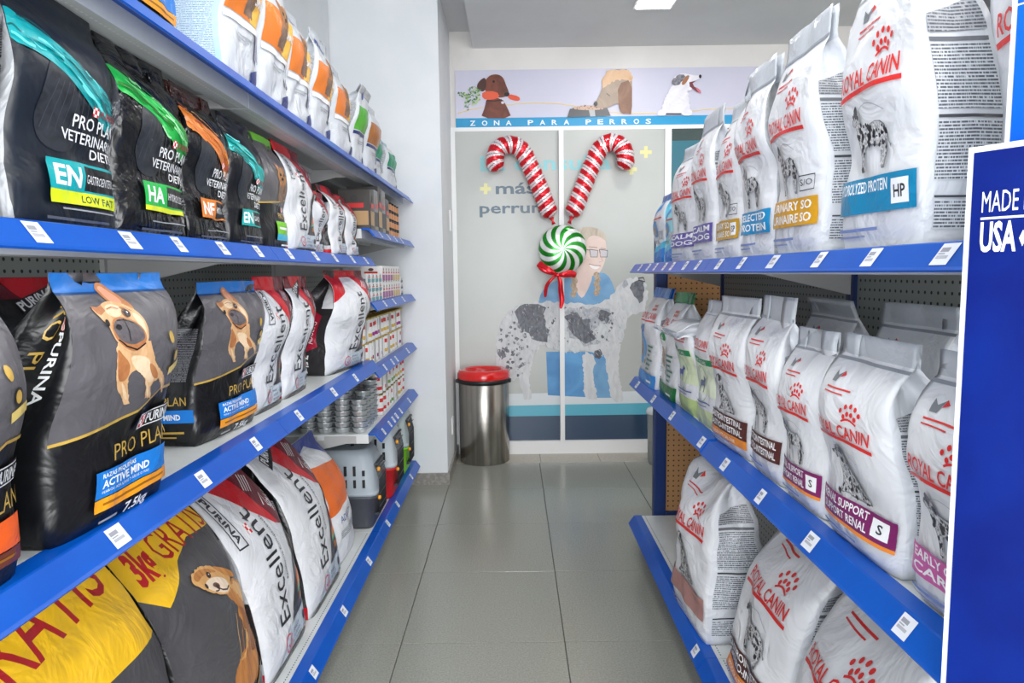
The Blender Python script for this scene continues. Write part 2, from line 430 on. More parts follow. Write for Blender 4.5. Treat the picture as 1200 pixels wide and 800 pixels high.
# the artwork is drawn in its own drawing units (600 wide), keyed to the wall
CW = math.cos
def art(x, y):
    a = (x-600)/800.0; b = (400-y)/800.0; Y = 4.918
    dx = 0.999916*a+0.012751*b-0.002488; dy = 0.001206*a+0.099528*b+0.995034; dz = -0.012935*a+0.994953*b-0.099504
    return (dx/dy*Y, CAMH+dz/dy*Y)
class WallArt(Design):
    """print on the wall: points given in drawing units, stored in metres"""
    def __init__(s, clip): super().__init__(10, 10); s.clip = clip
    def P(s, pts, mat, it=0, rag=0, seed=1):
        q = [art(*p) for p in pts]
        if it: q = smooth_poly(q, it)
        if rag: q = ragged(q, rag, 2, seed)
        s.ops.append(([(a+1, b) for a, b in q], None, mat, s.lg)); return q
    def E(s, x, y, rx, ry, mat, n=18, rot=0):
        c, q = math.cos(rot), math.sin(rot)
        return s.P([(x+rx*math.cos(t)*c-ry*math.sin(t)*q, y+rx*math.cos(t)*q+ry*math.sin(t)*c) for t in [2*PI*i/n for i in range(n)]], mat)
    def Ln(s, pts, wd, mat):
        q = [art(*p) for p in pts]; s.line([(a+1, b) for a, b in q], wd*.00615, mat)
    def T(s, t, x, y, h, mat, w=None, bold=0.0):
        q = art(x, y); s.text(t, q[0]+1, q[1], h*.00615, mat, w*.00615 if w else None, rot=0.002, bold=bold)
    def B(s, pts, n, r0, r1, mat, seed=1, box=None):
        q = [(a+1, b) for a, b in [art(*p) for p in pts]]
        bx = None
        if box: p = art(box[0], box[3]); r = art(box[2], box[1]); bx = (p[0]+1, p[1], r[0]+1, r[1])
        s.blobs(q, n, r0*.00615, r1*.00615, mat, seed, bx)
    def make(s, name, y, parent, x0, x1, z0, z1):
        """cut to the sheet x0..x1, z0..z1"""
        ops = s.ops; nl = len(ops); bm = bmesh.new(); mats = []
        for li, (vs, fs, mat, lg) in enumerate(ops):
            if mat not in mats: mats.append(mat)
            bv = [bm.verts.new((a-1, y-0.0006-li*min(.0002, .012/nl), b)) for a, b in vs]
            for f in (fs or [tuple(range(len(vs)))]):
                try: fc = bm.faces.new([bv[i] for i in f]); fc.material_index = mats.index(mat)
                except ValueError: pass
        bm.normal_update()
        bmesh.ops.triangulate(bm, faces=[f for f in bm.faces if len(f.verts) > 4], ngon_method='EAR_CLIP')
        for co, no in (((x0, 0, 0), (-1, 0, 0)), ((x1, 0, 0), (1, 0, 0)), ((0, 0, z0), (0, 0, -1)), ((0, 0, z1), (0, 0, 1))):
            bmesh.ops.bisect_plane(bm, geom=bm.verts[:]+bm.edges[:]+bm.faces[:], dist=1e-6, plane_co=co, plane_no=no, clear_outer=True)
        bm.normal_update()
        for f in bm.faces:
            if f.normal.y > 0: f.normal_flip()
        uv = bm.loops.layers.uv.new('UVMap')
        for f in bm.faces:
            for l in f.loops: l[uv].uv = (l.vert.co.x, l.vert.co.z)
        me = bpy.data.meshes.new(name); bm.to_mesh(me); bm.free()
        for mm in mats: me.materials.append(mm)
        return link(name, me, parent)
K = lambda c, r=.3: flat(c, r)
def glass_art():
    a = WallArt(None)
    a.P([(520, 471), (860, 466), (860, 486), (520, 489)], K((92, 176, 200))); a.P([(520, 489), (860, 484), (860, 560), (520, 560)], K((44, 66, 92)))
    a.P([(560, 462), (860, 456), (860, 470), (560, 476)], K((214, 221, 226)))
    lt = K((128, 196, 204)); nv = K((66, 92, 112)); yl = K((218, 214, 150))
    a.T('La consulta', 563, 200, 16, lt, 150, .02); a.T('más', 581, 227, 13, nv, 46, .02); a.T('perruna', 562, 250, 12.5, nv, 84, .02)
    for x, y, r in ((569, 221, 6.5), (757, 178, 7), (740, 198, 6.5)):
        a.P([(x-r, y-2), (x+r, y-2), (x+r, y+2.4), (x-r, y+2.4)], yl); a.P([(x-2.2, y-r), (x+2.2, y-r), (x+2.2, y+r), (x-2.2, y+r)], yl)
    # the vet in blue scrubs
    sc = fur((120, 168, 208), (98, 148, 192), 6); scd = fur((96, 160, 212), (76, 136, 192), 5); skin = fur((228, 206, 198), (214, 188, 180), 6)
    a.P([(640, 412), (642, 463), (700, 466), (712, 412)], scd, 0); a.P([(690, 420), (700, 466), (724, 466), (716, 424)], sc); a.P([(716, 420), (724, 450), (727, 461), (722, 463), (712, 440)], sc)
    a.P([(629, 362), (634, 342), (644, 332), (660, 326), (684, 322), (706, 318), (716, 326), (722, 345), (724, 356), (690, 366), (640, 366)], sc, 1)
    a.P([(672, 332), (680, 350), (686, 346), (696, 322), (690, 312), (676, 318)], skin, 1); a.P([(674, 300), (676, 322), (690, 326), (700, 318), (694, 300)], skin, 1)
    a.P([(676, 285), (678, 270), (688, 268), (702, 272), (710, 280), (711, 296), (708, 310), (702, 321), (694, 324), (684, 318), (678, 306)], skin, 2)
    hair = fur((206, 198, 184), (172, 156, 138), 16, (1, .3, 1)); braid = fur((150, 126, 104), (196, 176, 152), 50)
    a.P([(674, 300), (670, 282), (675, 270), (686, 265), (700, 267), (710, 274), (712, 284), (702, 276), (690, 276), (686, 288), (682, 304)], hair, 2)
    for x0, y0, n in ((672, 324, 5), (699, 322, 5)):
        for k in range(n): a.E(x0+(k % 2)*1.5, y0+5.2*k, 3.6, 3.8, braid, 10, .5)
    gl = K((70, 74, 84))
    for gx in (696, 707.5): a.P([(gx-4.6, 292), (gx+4, 293.6), (gx+3.6, 301), (gx-4, 300.4)], K((196, 190, 196)), 1); a.Ln([(gx-5, 292), (gx+4.6, 293.4), (gx+4, 301), (gx-3.6, 301), (gx-5, 292)], .9, gl)
    a.Ln([(676, 290), (691, 293)], .8, gl); a.Ln([(690, 289), (700, 290)], .8, K((150, 128, 118))); a.Ln([(704, 290.6), (710, 291.6)], .8, K((150, 128, 118)))
    a.Ln([(703, 297), (706.5, 306), (702, 307)], .7, K((196, 164, 156))); a.P([(690, 309), (697, 311.4), (704, 311.6), (699, 316), (693, 314)], K((240, 236, 236)), 1); a.Ln([(690, 309), (697, 311), (704, 311.4)], .8, K((176, 110, 110)))
    # the merle dog
    L = fur((214, 216, 219), (192, 195, 200), 26, (1, .45, 1)); Dk = fur((122, 125, 133), (74, 77, 88), 34, (1, .6, 1)); Md = fur((190, 193, 200), (150, 154, 164), 34, (1, .6, 1))
    leg = fur((216, 218, 221), (196, 199, 203), 16, (1.5, .4, 1))
    a.P([(604, 415), (612, 468), (624, 468), (622, 462), (620, 440), (628, 412)], leg, 1, .006, 2)
    a.P([(682, 410), (684, 440), (684, 466), (700, 470), (700, 462), (694, 440), (700, 418)], leg, 1, .006, 3)
    a.P([(706, 400), (712, 440), (716, 470), (732, 473), (728, 455), (724, 430), (728, 395)], leg, 1, .006, 4)
    body = [(583, 440), (582, 410), (584, 385), (592, 368), (606, 358), (630, 353), (656, 355), (690, 357), (710, 352), (722, 340), (728, 330), (736, 326), (748, 325), (756, 331), (760, 345), (758, 362), (748, 368), (738, 366), (734, 380), (730, 396), (722, 410), (708, 418), (690, 412), (668, 412), (650, 410), (636, 402), (626, 414), (618, 430), (608, 444), (596, 446)]
    a.P(body, L, 1, .012, 5)
    a.P([(604, 362), (628, 354), (640, 356), (636, 372), (644, 392), (640, 402), (626, 398), (616, 390), (606, 380)], Dk, 1, .022, 6)
    a.P([(660, 358), (690, 360), (712, 358), (722, 372), (716, 384), (700, 378), (694, 392), (704, 402), (690, 405), (672, 398), (662, 384)], Md, 1, .022, 7)
    a.P([(660, 366), (680, 370), (694, 376), (696, 402), (684, 402), (668, 390)], Dk, 1, .024, 8)
    a.P([(700, 362), (716, 364), (714, 378), (702, 376)], Dk, 1, .012, 9); a.P([(694, 412), (706, 408), (704, 420), (698, 421)], Dk, 1, .01, 10)
    a.P([(742, 330), (752, 327), (756, 340), (752, 356), (744, 350), (738, 340)], Dk, 1, .012, 11); a.Ln([(748, 328), (756, 330), (754, 325), (748, 326)], 1.6, K((60, 62, 70)))
    a.P([(728, 334), (734, 326), (738, 332), (733, 338)], Md, 1, .01, 12)
    a.B([(584, 440), (584, 385), (604, 372), (622, 400), (610, 440)], 46, .8, 3, Dk, 13); a.B([(590, 430), (600, 376), (640, 392), (612, 438)], 26, .8, 2.4, Md, 14)
    a.P([(583, 412), (590, 404), (594, 416), (588, 420)], Dk, 1, .01, 15)
    a.B([(636, 360), (720, 360), (716, 404), (650, 400)], 46, .6, 2.2, Dk, 16)
    # single strokes of coat over the edges of the patches
    DKs = [[(604, 362), (628, 354), (640, 356), (636, 372), (644, 392), (640, 402), (626, 398), (616, 390), (606, 380)], [(660, 366), (680, 370), (694, 376), (696, 402), (684, 402), (668, 390)], [(700, 362), (716, 364), (714, 378), (702, 376)]]
    rd = random.Random(77); k = 0
    while k < 620:
        x, y = rd.uniform(583, 735), rd.uniform(350, 446)
        if not inside((x, y), body): continue
        k += 1; ind = any(inside((x+rd.uniform(-5, 5), y+rd.uniform(-4, 4)), q) for q in DKs); an = 1.9+rd.uniform(-.5, .5)+(x-650)*.003; ln = rd.uniform(2, 6)
        c = rd.choice((Dk, Dk, Dk, Md)) if ind else rd.choice((L, L, L, Md, leg))
        a.lg = 'stroke%d' % (k//40); a.P([(x-.5, y), (x+.5, y+.2), (x-ln*math.cos(an), y+ln*math.sin(an))], c)
    a.lg = None
    return a
ga = glass_art()
for x0, x1 in ((-0.395, 0.333), (0.366, 1.08)): ga.make('glass_print', YB-0.0285, win, x0, x1, 0.097, 2.314)

# --- banner above the partition
ban = empty('wall_banner', (0, 0, 0)); tag(ban, 'long lilac wall banner with three dogs and blue strip reading zona para perros', 'banner')
BK = noisy('banner_print', (206, 204, 222), (196, 196, 214), .8, .35)
bx0, bx1 = -0.388, 2.2
m = MB(); m.box(bx0, bx1, YB-0.010, YB, 2.345, 2.735); m.build('banner_sheet', BK, ban)
def banner_art():
    a = WallArt(None); y = 0
    a.P([(530, 138), (980, 132), (980, 146), (530, 150)], K((22, 148, 198), .35))
    words = 'ZONA   PARA   PERROS'; x = 550.5
    for i, ch in enumerate(words):
        if ch != ' ': a.T(ch, x, 146.4-(x-550)*.011, 5.4, K((236, 242, 246)), 6.4, .02); x += 14.1
        else: x += 3.9
    yc = K((232, 204, 110)); a.Ln([(536, 132), (550, 128), (566, 125)], .8, yc); a.Ln([(592, 122), (620, 119.6), (645, 119.6), (668, 122), (676, 124)], .8, yc)
    a.Ln([(712, 130), (740, 132), (770, 131.5)], .8, yc); a.Ln([(808, 130), (822, 128), (840, 126.5), (880, 126)], .8, yc)
    # brown dog holding a carrot
    br = fur((122, 62, 42), (92, 42, 28), 12); brd = fur((78, 36, 26), (60, 28, 20), 14)
    a.P([(563, 138), (568, 125), (570, 114), (588, 114), (594, 124), (600, 138)], br, 1)
    a.P([(569, 92), (575, 86.5), (584, 86), (590, 90), (593, 99), (597, 108), (594, 112), (586, 114), (576, 112), (570, 108), (566, 100)], br, 2)
    a.P([(569, 89), (562, 93), (558, 100), (561, 105), (567, 107), (570, 100)], brd, 2)
    a.P([(565, 106), (582, 106), (586, 113), (576, 116.5), (565, 115)], K((226, 92, 60)), 1); a.P([(596, 109), (608, 112), (610, 116), (606, 118), (595, 114.6)], K((222, 84, 54)), 1)
    a.P([(590, 108), (597, 107), (597, 111.6), (592, 112.6)], K((24, 18, 20)), 1); a.E(578.4, 94.6, 1.6, 1.5, K((26, 18, 18)))
    a.Ln([(570, 117), (580, 117.6), (588, 116)], 1.4, K((50, 26, 22))); a.E(589, 119.4, 1.8, 1.6, K((210, 206, 210)))
    gr = K((120, 160, 96)); gd = K((70, 118, 66)); gy = K((186, 206, 140))
    region = [(536, 108), (546, 104), (555, 98), (562, 104), (565, 112), (562, 120), (550, 124), (548, 132), (542, 128), (546, 120)]
    for nn, mt, sd in ((34, gd, 1), (40, gr, 2), (16, gy, 3)): a.B(region, nn, .6, 1.7, mt, sd)
    # golden dog at a bowl
    go = fur((196, 150, 112), (222, 186, 150), 10); gg = fur((176, 156, 138), (150, 134, 120), 8); ge = fur((146, 106, 82), (120, 84, 64), 10)
    a.P([(665, 137), (668, 127), (712, 126), (716, 135)], K((86, 88, 92)), 0); a.P([(690, 127), (697, 127), (698, 136), (692, 136)], K((176, 178, 182)))
    a.P([(668, 127), (678, 123.5), (690, 122.6), (702, 124), (712, 127), (690, 129)], K((196, 166, 148)), 1)
    a.B([(668, 127), (678, 123.5), (690, 122.6), (702, 124), (712, 127), (690, 129)], 24, .5, 1.1, K((124, 82, 66)), 4)
    a.P([(696, 124), (700, 116), (705, 106), (707, 96), (712, 84), (716, 80.6), (741, 80.6), (741, 128), (732, 124), (724, 120), (712, 126), (702, 126)], gg, 1)
    a.P([(705, 100), (706, 92), (713, 80.6), (741, 80.6), (741, 96), (728, 92), (714, 97), (707, 104)], go, 1, .008, 21)
    a.P([(724, 98), (741, 92), (741, 134), (736, 132), (729, 133), (725, 124)], ge, 1); a.Ln([(711, 109), (715, 112)], .9, K((80, 66, 60))); a.P([(695, 121), (699, 117), (701, 122), (698, 125)], K((60, 54, 54)), 1)
    # white puppy with open mouth
    wf = fur((236, 234, 240), (214, 212, 222), 14); a.P([(774, 133), (778, 118), (786, 104), (792, 96), (802, 94), (806, 104), (808, 118), (811, 133)], wf, 1, .006, 22)
    a.P([(786, 96), (792, 88), (800, 85), (808, 86.5), (815, 88), (821, 87.6), (821, 91.4), (815, 94), (809, 96), (808, 101), (812, 103), (810, 106), (800, 106)], wf, 1)
    a.P([(787, 97), (793, 87.6), (801, 85.4), (805, 90), (799, 95), (795, 100.6), (790, 99)], fur((70, 68, 74), (150, 150, 160), 40), 1, .006, 23); a.P([(800, 94), (806, 87), (809, 89), (803, 99), (799, 99)], K((164, 112, 80)), 1)
    a.P([(808, 96), (816, 94), (812, 97), (814, 101), (821, 105), (822, 109), (817, 107), (809, 101)], K((120, 54, 66)), 0); a.P([(815, 101), (821, 104.6), (822.4, 109), (819, 108)], K((206, 110, 130)), 1)
    a.E(821, 89, 1.6, 2.2, K((30, 26, 30)))
    a.P([(770, 135), (772, 129), (778, 127.6), (781, 132), (780, 135)], wf, 1); a.P([(799, 135), (801, 127.6), (808, 126), (812, 130), (811, 135)], wf, 1); a.Ln([(781, 133), (799, 133)], 1.6, K((64, 60, 70)))
    return a
banner_art().make('banner_print', YB-0.0106, ban, bx0, bx1, 2.345, 2.735)
# outlet plates on the side of the pier
for i, (yy, zz, sz) in enumerate(((4.72, 1.68, .14), (4.55, .30, .11))):
    m = MB(); m.box(-0.4125 if zz < .1 else -0.425, -0.417, yy-.04, yy+.04, zz-sz/2, zz+sz/2); e = tag(bevel(m.build('wall_plate', TRIMW), .002), 'white wall plate on the pier, ' + ('the upper one beside the frosted glass' if i == 0 else 'the lower one above the stone baseboard near the bin'), 'wall plate')

# ================================================================== shelving
BLUE = noisy('blue_enamel', (0, 84, 184), (0, 78, 176), 5, .3); BLUE.node_tree.nodes['Principled BSDF'].inputs['Specular IOR Level'].default_value = .3
NAVY = flat((12, 44, 104), .4); SHELFW = noisy('white_shelf_enamel', (214, 218, 218), (206, 210, 210), 8, .35); SHELFG = flat((176, 176, 176), .45)
PEGG = pegboard((172, 178, 172), (52, 56, 54), (1, 2)); PEGB = pegboard((186, 140, 92), (70, 46, 26), (0, 2))
TAGW = flat((226, 230, 238), .3); TAGP = fineprint((222, 226, 232), (120, 122, 130), 3)
DOT = flat((60, 62, 64), .6); DOTLIT = flat((240, 240, 238), .5)  # white dots put the light coming through the shelf holes into colour
TAGD = Design(100, 70); TAGD.rect(0, 0, 100, 70, TAGW); TAGD.rect(12, 42, 62, 56, flat((150, 152, 160), .5)); TAGD.rect(12, 20, 78, 30, flat((176, 178, 186), .5)); TAGD.rect(12, 34, 50, 38, flat((160, 162, 170), .5))
def lip_prof(sx, xf, zb):
    """price rail section; sx=+1 for the left run (aisle at +x)"""
    P = [(0, 0), (0.002, 0.003), (-0.002, 0.007), (-0.0245, 0.0385), (-0.028, 0.040), (-0.060, 0.041), (-0.060, 0.034), (-0.030, 0.033), (-0.008, 0.004)]
    return [(xf+sx*a, zb+b) for a, b in P]
def shelf(par, sx, xf, zb, y0, y1, depth, tags, base=False, dots='under', seed=0, thick=0.03, brk=True, tw=.036):
    rd = random.Random(seed)
    m = MB(); xi = xf-sx*0.060; xb = xf-sx*depth
    a, b = sorted((xi, xb)); m.box(a, b, y0+.002, y1-.002, zb+0.030, zb+0.038)
    # folded front channel under the tray
    a2, b2 = sorted((xi, xi-sx*0.055)); m.box(a2, b2, y0+.002, y1-.002, zb-0.004 if not base else 0.02, zb+0.030)
    a3, b3 = sorted((xi-sx*.20, xi-sx*.23)); 
    if not base: m.box(a3, b3, y0+.002, y1-.002, zb+.012, zb+.030)
    sh = m.build('shelf', SHELFW, par)
    r = MB(); r.extrude_y(lip_prof(sx, xf, zb), y0+.001, y1-.001); rail = r.build('price_rail', BLUE, sh)
    if brk and not base:
        for yy in (y0+.004, y1-.007):
            g = MB()
            P = [(xi-sx*.05, zb+.029), (xb, zb+.029), (xb, zb-.07), (xi-sx*.10, zb-.004), (xi-sx*.05, zb-.004)]
            g.extrude_y(P, yy, yy+.003); g.build('bracket', SHELFG, sh)
    if base:
        k = MB(); a4, b4 = sorted((xf-sx*.085, xf-sx*.095)); k.box(a4, b4, y0, y1, 0.0, zb+.02); k.build('kick_plate', NAVY, sh)
    dm = MB(); y = y0+.02; 
    if dots == 'top':
        while y < y1-.01:
            x = xi-sx*.016; dm.add([(x-.0016, y-.003, zb+.0386), (x+.0016, y-.003, zb+.0386), (x+.0016, y+.003, zb+.0386), (x-.0016, y+.003, zb+.0386)], [(0, 1, 2, 3)]); y += .0125
        tag(dm.build('perforation', DOT, sh), kind='stuff')
    elif dots == 'under':
        while y < y1-.01:
            x = xi-sx*.018; dm.add([(x-.002, y-.003, zb-.0046), (x+.002, y-.003, zb-.0046), (x+.002, y+.003, zb-.0046), (x-.002, y+.003, zb-.0046)], [(0, 3, 2, 1)]); y += .0125
        tag(dm.build('perforation', DOTLIT, sh), kind='stuff')
    n = Vector((0.0315, 0, 0.0225)); n.normalize()
    for i, ty in enumerate(tags):
        wd = tw*rd.uniform(.85, 1.15)
        def fn(u, v, e, ty=ty, wd=wd):
            yy = ty+(u-.5)*wd*(-1 if sx < 0 else 1)
            t = .06+.88*v
            x = -0.002-0.0225*t; z = 0.007+0.0315*t
            return (xf+sx*(x+n.x*e), yy, zb+z+n.z*e)
        TAGD.mapped('price_tag', 1, 1, fn, sh, base=.0008)
    return sh
def bay(label, sx, xf, y0, y1, levels, depth, top, near_panel=False, panel=True, tags=None, cat='shelving unit', group=None):
    e = empty('shelving_unit', (0, 0, 0)); tag(e, label, cat, group)
    xb = xf-sx*depth
    m = MB(); a, b = sorted((xb, xb-sx*.012)); m.box(a, b, y0+.02, y1-.02, .05, top); m.build('back_panel', PEGG, e)
    for yy in (y0+.002, y1-.020):
        m = MB(); a, b = sorted((xb+sx*.012, xb-sx*.03)); m.box(a, b, yy, yy+.018, .0, top); m.build('upright', NAVY if sx < 0 else SHELFG, e)
    for i, (zb, tg, bs, dt) in enumerate(levels):
        shelf(e, sx, xf, zb, y0, y1, depth, tg, bs, dt, seed=i+int(y0*10))
    return e
XL, XR = -0.597, 0.540
T3 = [.80, .985, 1.13, 1.29, 1.44, 1.60]
bay('tall white and blue shelving unit at near left holding the black and grey food bags', 1, XL, .54, 1.76,
    [(.120, [1.66, 1.45, 1.2], True, 'top'), (.905, [.66, 1.01, 1.30, 1.575], False, 'none'), (1.357, [.73, .885, 1.10, 1.26, 1.45, 1.65], False, 'none'), (1.743, [], False, 'under')], .45, 1.80)
bay('blue-edged shelving unit in the middle of the left run holding the red and white bags', 1, XL, 1.76, 3.00,
    [(.120, [1.93, 2.30, 2.72], True, 'top'), (.905, [1.90, 2.28, 2.60], False, 'none'), (1.357, [1.88, 2.13, 2.36, 2.62, 2.86], False, 'none'), (1.743, [], False, 'under')], .45, 1.80)
bay('blue-edged shelving unit at far end of left run with tins, trays and pet carriers', 1, XL, 3.00, 4.185,
    [(.120, [3.15, 3.42, 3.9], True, 'none'), (.572, [3.12, 3.28, 3.38, 3.47, 3.6, 3.9], False, 'none'), (.862, [3.2, 3.4, 3.52, 3.9], False, 'none'), (1.161, [3.25, 3.5, 3.8], False, 'none'), (1.483, [3.2, 3.4, 3.6, 3.8], False, 'none'), (1.745, [], False, 'under')], .45, 1.80)
bay('blue-edged shelving unit at near right holding the large white diet bags', -1, XR, .73, 1.95,
    [(.120, [1.2, 1.6], True, 'top'), (.788, [.93, 1.24, 1.50, 1.76], False, 'none'), (1.314, [.88, 1.06, 1.24, 1.46, 1.66, 1.84], False, 'none')], .43, 1.52)
bay('blue-edged shelving unit at the far end of the right run beside the brown pegboard', -1, XR, 1.95, 3.17,
    [(.120, [2.02], True, 'top'), (.792, [1.985, 2.36, 2.68, 3.03], False, 'none'), (1.314, [2.05, 2.2, 2.38, 2.50, 2.66, 2.8, 2.98], False, 'none')], .43, 1.52)
# end panel of brown pegboard in a navy frame, standing across the end of the right run
e = empty('end_panel', (0, 0, 0)); tag(e, 'brown pegboard end panel in a navy blue steel frame closing the right run', 'display panel')
m = MB(); m.box(.71, 1.50, 3.215, 3.222, .16, 1.50); m.build('pegboard', PEGB, e)
for x0, x1 in ((.664, .722), (1.49, 1.54)):
    m = MB(); m.box(x0, x1, 3.19, 3.24, .0, 1.523); bevel(m.build('frame_post', NAVY, e), .006)
m = MB(); m.box(.722, 1.49, 3.195, 3.235, .125, .165); bevel(m.build('frame_bar', NAVY, e), .006)
# ================================================================== pet food bags
def ss(a, b, x):
    t = min(1, max(0, (x-a)/(b-a))); return t*t*(3-2*t)
NU, NS, NV = 16, 6, 30
def bag_surface(W, D, H, seed=0, cr=0.005, seal=0.09, lean=0.0, flop=0.0, tf=0.86, skew=0.0, bulge=0.2, fwd=0.9,
                pinch=0.04, belly=0.0, fall=0.5, slump=0.0, fold=0.8):
    rd = random.Random(seed); off = Vector((rd.uniform(0, 50), rd.uniform(0, 50), rd.uniform(0, 50)))
    ts = 1-seal
    # a handful of straight pressed creases
    creases = [(rd.uniform(-1, 1), rd.uniform(0.05, 0.9), rd.uniform(-1.2, 1.2), rd.uniform(0.4, 1.0)) for _ in range(7)]
    def post(x, y, z, t):
        p = Vector((x*5, y*5, z*5))+off
        n = noise.noise_vector(p); n2 = noise.noise_vector(p*2.7)
        a = cr*(0.25+0.75*ss(0, 0.12, t))
        c = 0.0
        for cx, cz, sl, am in creases:
            d = abs((x/W*2-cx)*math.sin(sl)+(z/H*3-cz*3)*math.cos(sl))
            if d < 0.25: c += am*(1-d/0.25)
        x += a*(n.x*0.7+n2.x*0.5); y += a*(n.y*1.2+n2.y*0.8+0.9*c)*(1 if y < 0 else -1) if abs(y) > 0.01 or t > .5 else 0
        z += 0.4*a*n.z*ss(0, 0.1, t)
        z += skew*(2*x/W)*t*0.5
        z -= slump*ss(0.3, 1, t)*(1-abs(2*x/W))**2*H
        y += lean*(t**1.5)-fwd*D*.5*(ss(fall*.6, ts, t))
        y -= belly*math.sin(PI*min(1, t/ts))
        if t > tf and flop:
            an = flop*min(1, (t-tf)/(1-tf)*1.6); z0 = H*tf; dz = z-z0; yc = lean*tf**1.5-fwd*D*.5*ss(fall*.6, ts, tf)
            dy = y-yc
            y = yc+dz*math.sin(an)+dy*math.cos(an); z = z0+dz*math.cos(an)-dy*math.sin(an)
        return (x, y, max(z, 0.0005))
    def sec(t):
        if t < fall: d = D*(0.93+0.07*ss(0, 0.08, t))
        else: d = max(0.010, D*math.cos(PI/2*min(1, (t-fall)/(ts-fall)))**0.85)
        if t >= ts: d = 0.007
        w = W*(1-pinch*ss(0.45, 0.95, t))*(0.97+0.03*ss(0, 0.06, t))
        return w, d
    def front(u, t, back=False):
        w, d = sec(t)
        bl = bulge*(1-u*u)*math.sin(PI*min(1, t/ts))**0.7*(0.6 if back else 1)
        cor = 0.88+0.12*(1-abs(u)**8)
        y = (d/2)*(cor+bl)
        return post(w/2*u, y if back else -y, H*t, t)
    def side(sx, s, t):
        w, d = sec(t)
        if t < fall: f = -0.07*D*math.sin(PI*t/fall)
        else: f = min((D-d)/2*fold, w*0.32)
        return post(sx*(w/2-f*(1-abs(s))), s*(d/2)*0.88, H*t, t)
    return front, side, ts
def make_bag(name, front_mat, side_mat, seal_mat, dF=None, dS=None, near='L', parent=None, **k):
    front, side, ts = bag_surface(**k)
    # loop order: front u -1..1, right side s -1..1, back u 1..-1, left side s 1..-1
    NVx = NV; vs = []; ring = []
    G = {'F': [], 'L': [], 'R': []}
    for j in range(NVx+1):
        t = j/NVx; r = []
        F = [front(-1+2*i/NU, t) for i in range(NU+1)]
        Rr = [side(1, -1+2*i/NS, t) for i in range(NS+1)]
        B = [front(1-2*i/NU, t, True) for i in range(NU+1)]
        L = [side(-1, 1-2*i/NS, t) for i in range(NS+1)]
        F[-1] = Rr[0]; B[0] = Rr[-1]; B[-1] = L[0]; F[0] = L[-1]
        G['F'].append(F); G['R'].append(Rr); G['L'].append(L)
        vs.append(F[:-1]+Rr[:-1]+B[:-1]+L[:-1])
    n = len(vs[0]); mb = MB()
    V = [p for r in vs for p in r]; mb.v = V
    for j in range(NVx):
        t = (j+.5)/NVx
        for i in range(n):
            i2 = (i+1) % n
            A, B_, C_, D_ = j*n+i, j*n+i2, (j+1)*n+i2, (j+1)*n+i
            mb.f += [[A, B_, C_], [A, C_, D_]]
            isf = i < NU or (NU+NS <= i < 2*NU+NS)
            mb.m += [2 if t > ts else (0 if isf else 1)]*2; mb.sm += [True]*2
    mb.f.append(list(reversed(range(n)))); mb.m.append(0); mb.sm.append(False)
    mb.f.append([NVx*n+i for i in range(n)]); mb.m.append(2); mb.sm.append(False)
    me = bpy.data.meshes.new('pouch'); me.from_pydata(mb.v, [], mb.f)
    for m in (front_mat, side_mat, seal_mat): me.materials.append(m)
    me.polygons.foreach_set('material_index', mb.m); me.polygons.foreach_set('use_smooth', mb.sm); me.update()
    link('pouch', me, parent)
    def mapper(g):
        nv = len(g)-1; nu = len(g[0])-1
        Pg = [[Vector(q) for q in r] for r in g]; Ng = []
        for j in range(nv+1):
            r = []
            for i in range(nu+1):
                du = Pg[j][min(i+1, nu)]-Pg[j][max(i-1, 0)]; dv = Pg[min(j+1, nv)][i]-Pg[max(j-1, 0)][i]
                q = du.cross(dv); r.append(q.normalized() if q.length > 1e-12 else Vector((0, -1, 0)))
            Ng.append(r)
        def tri(M_, i, j, fx, fy):
            if fx >= fy: return M_[j][i]*(1-fx)+M_[j][i+1]*(fx-fy)+M_[j+1][i+1]*fy
            return M_[j][i]*(1-fy)+M_[j+1][i]*(fy-fx)+M_[j+1][i+1]*fx
        def fn(a, b, e):
            x = min(max(a*nu, 0), nu-1e-6); y = min(max(b*nv, 0), nv-1e-6); i = int(x+1e-7); j = int(y+1e-7)
            i = min(i, nu-1); j = min(j, nv-1); fx = x-i; fy = y-j
            return tri(Pg, i, j, fx, fy)+tri(Ng, i, j, fx, fy)*e
        return fn
    if dF: dF.mapped('front_print', NU, NV, mapper(G['F']), parent)
    if dS: dS.mapped('side_print', NS, NV, mapper(G[near]), parent)
BAGS = []
def bag(run, z, y0, y1, xf, H, D, label, style, group=None, cat='pet food bag', yaw=0.0, seed=0, gap=0.006, name='pet_food_bag', **k):
    """a bag standing on a shelf at height z, front face at x = xf, from y0 (near) to y1 (far)"""
    W = (y1-y0)-gap
    sgn = -1 if run == 'L' else 1
    e = empty(name, (xf+sgn*D/2, (y0+y1)/2, z+0.0008), (PI/2 if run == 'L' else -PI/2)+math.radians(yaw))
    tag(e, label, cat, group)
    st = dict(style); st.update(k)
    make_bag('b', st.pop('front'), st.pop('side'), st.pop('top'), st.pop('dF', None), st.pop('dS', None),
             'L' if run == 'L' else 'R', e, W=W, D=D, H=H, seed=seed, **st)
    BAGS.append(e)
    return e

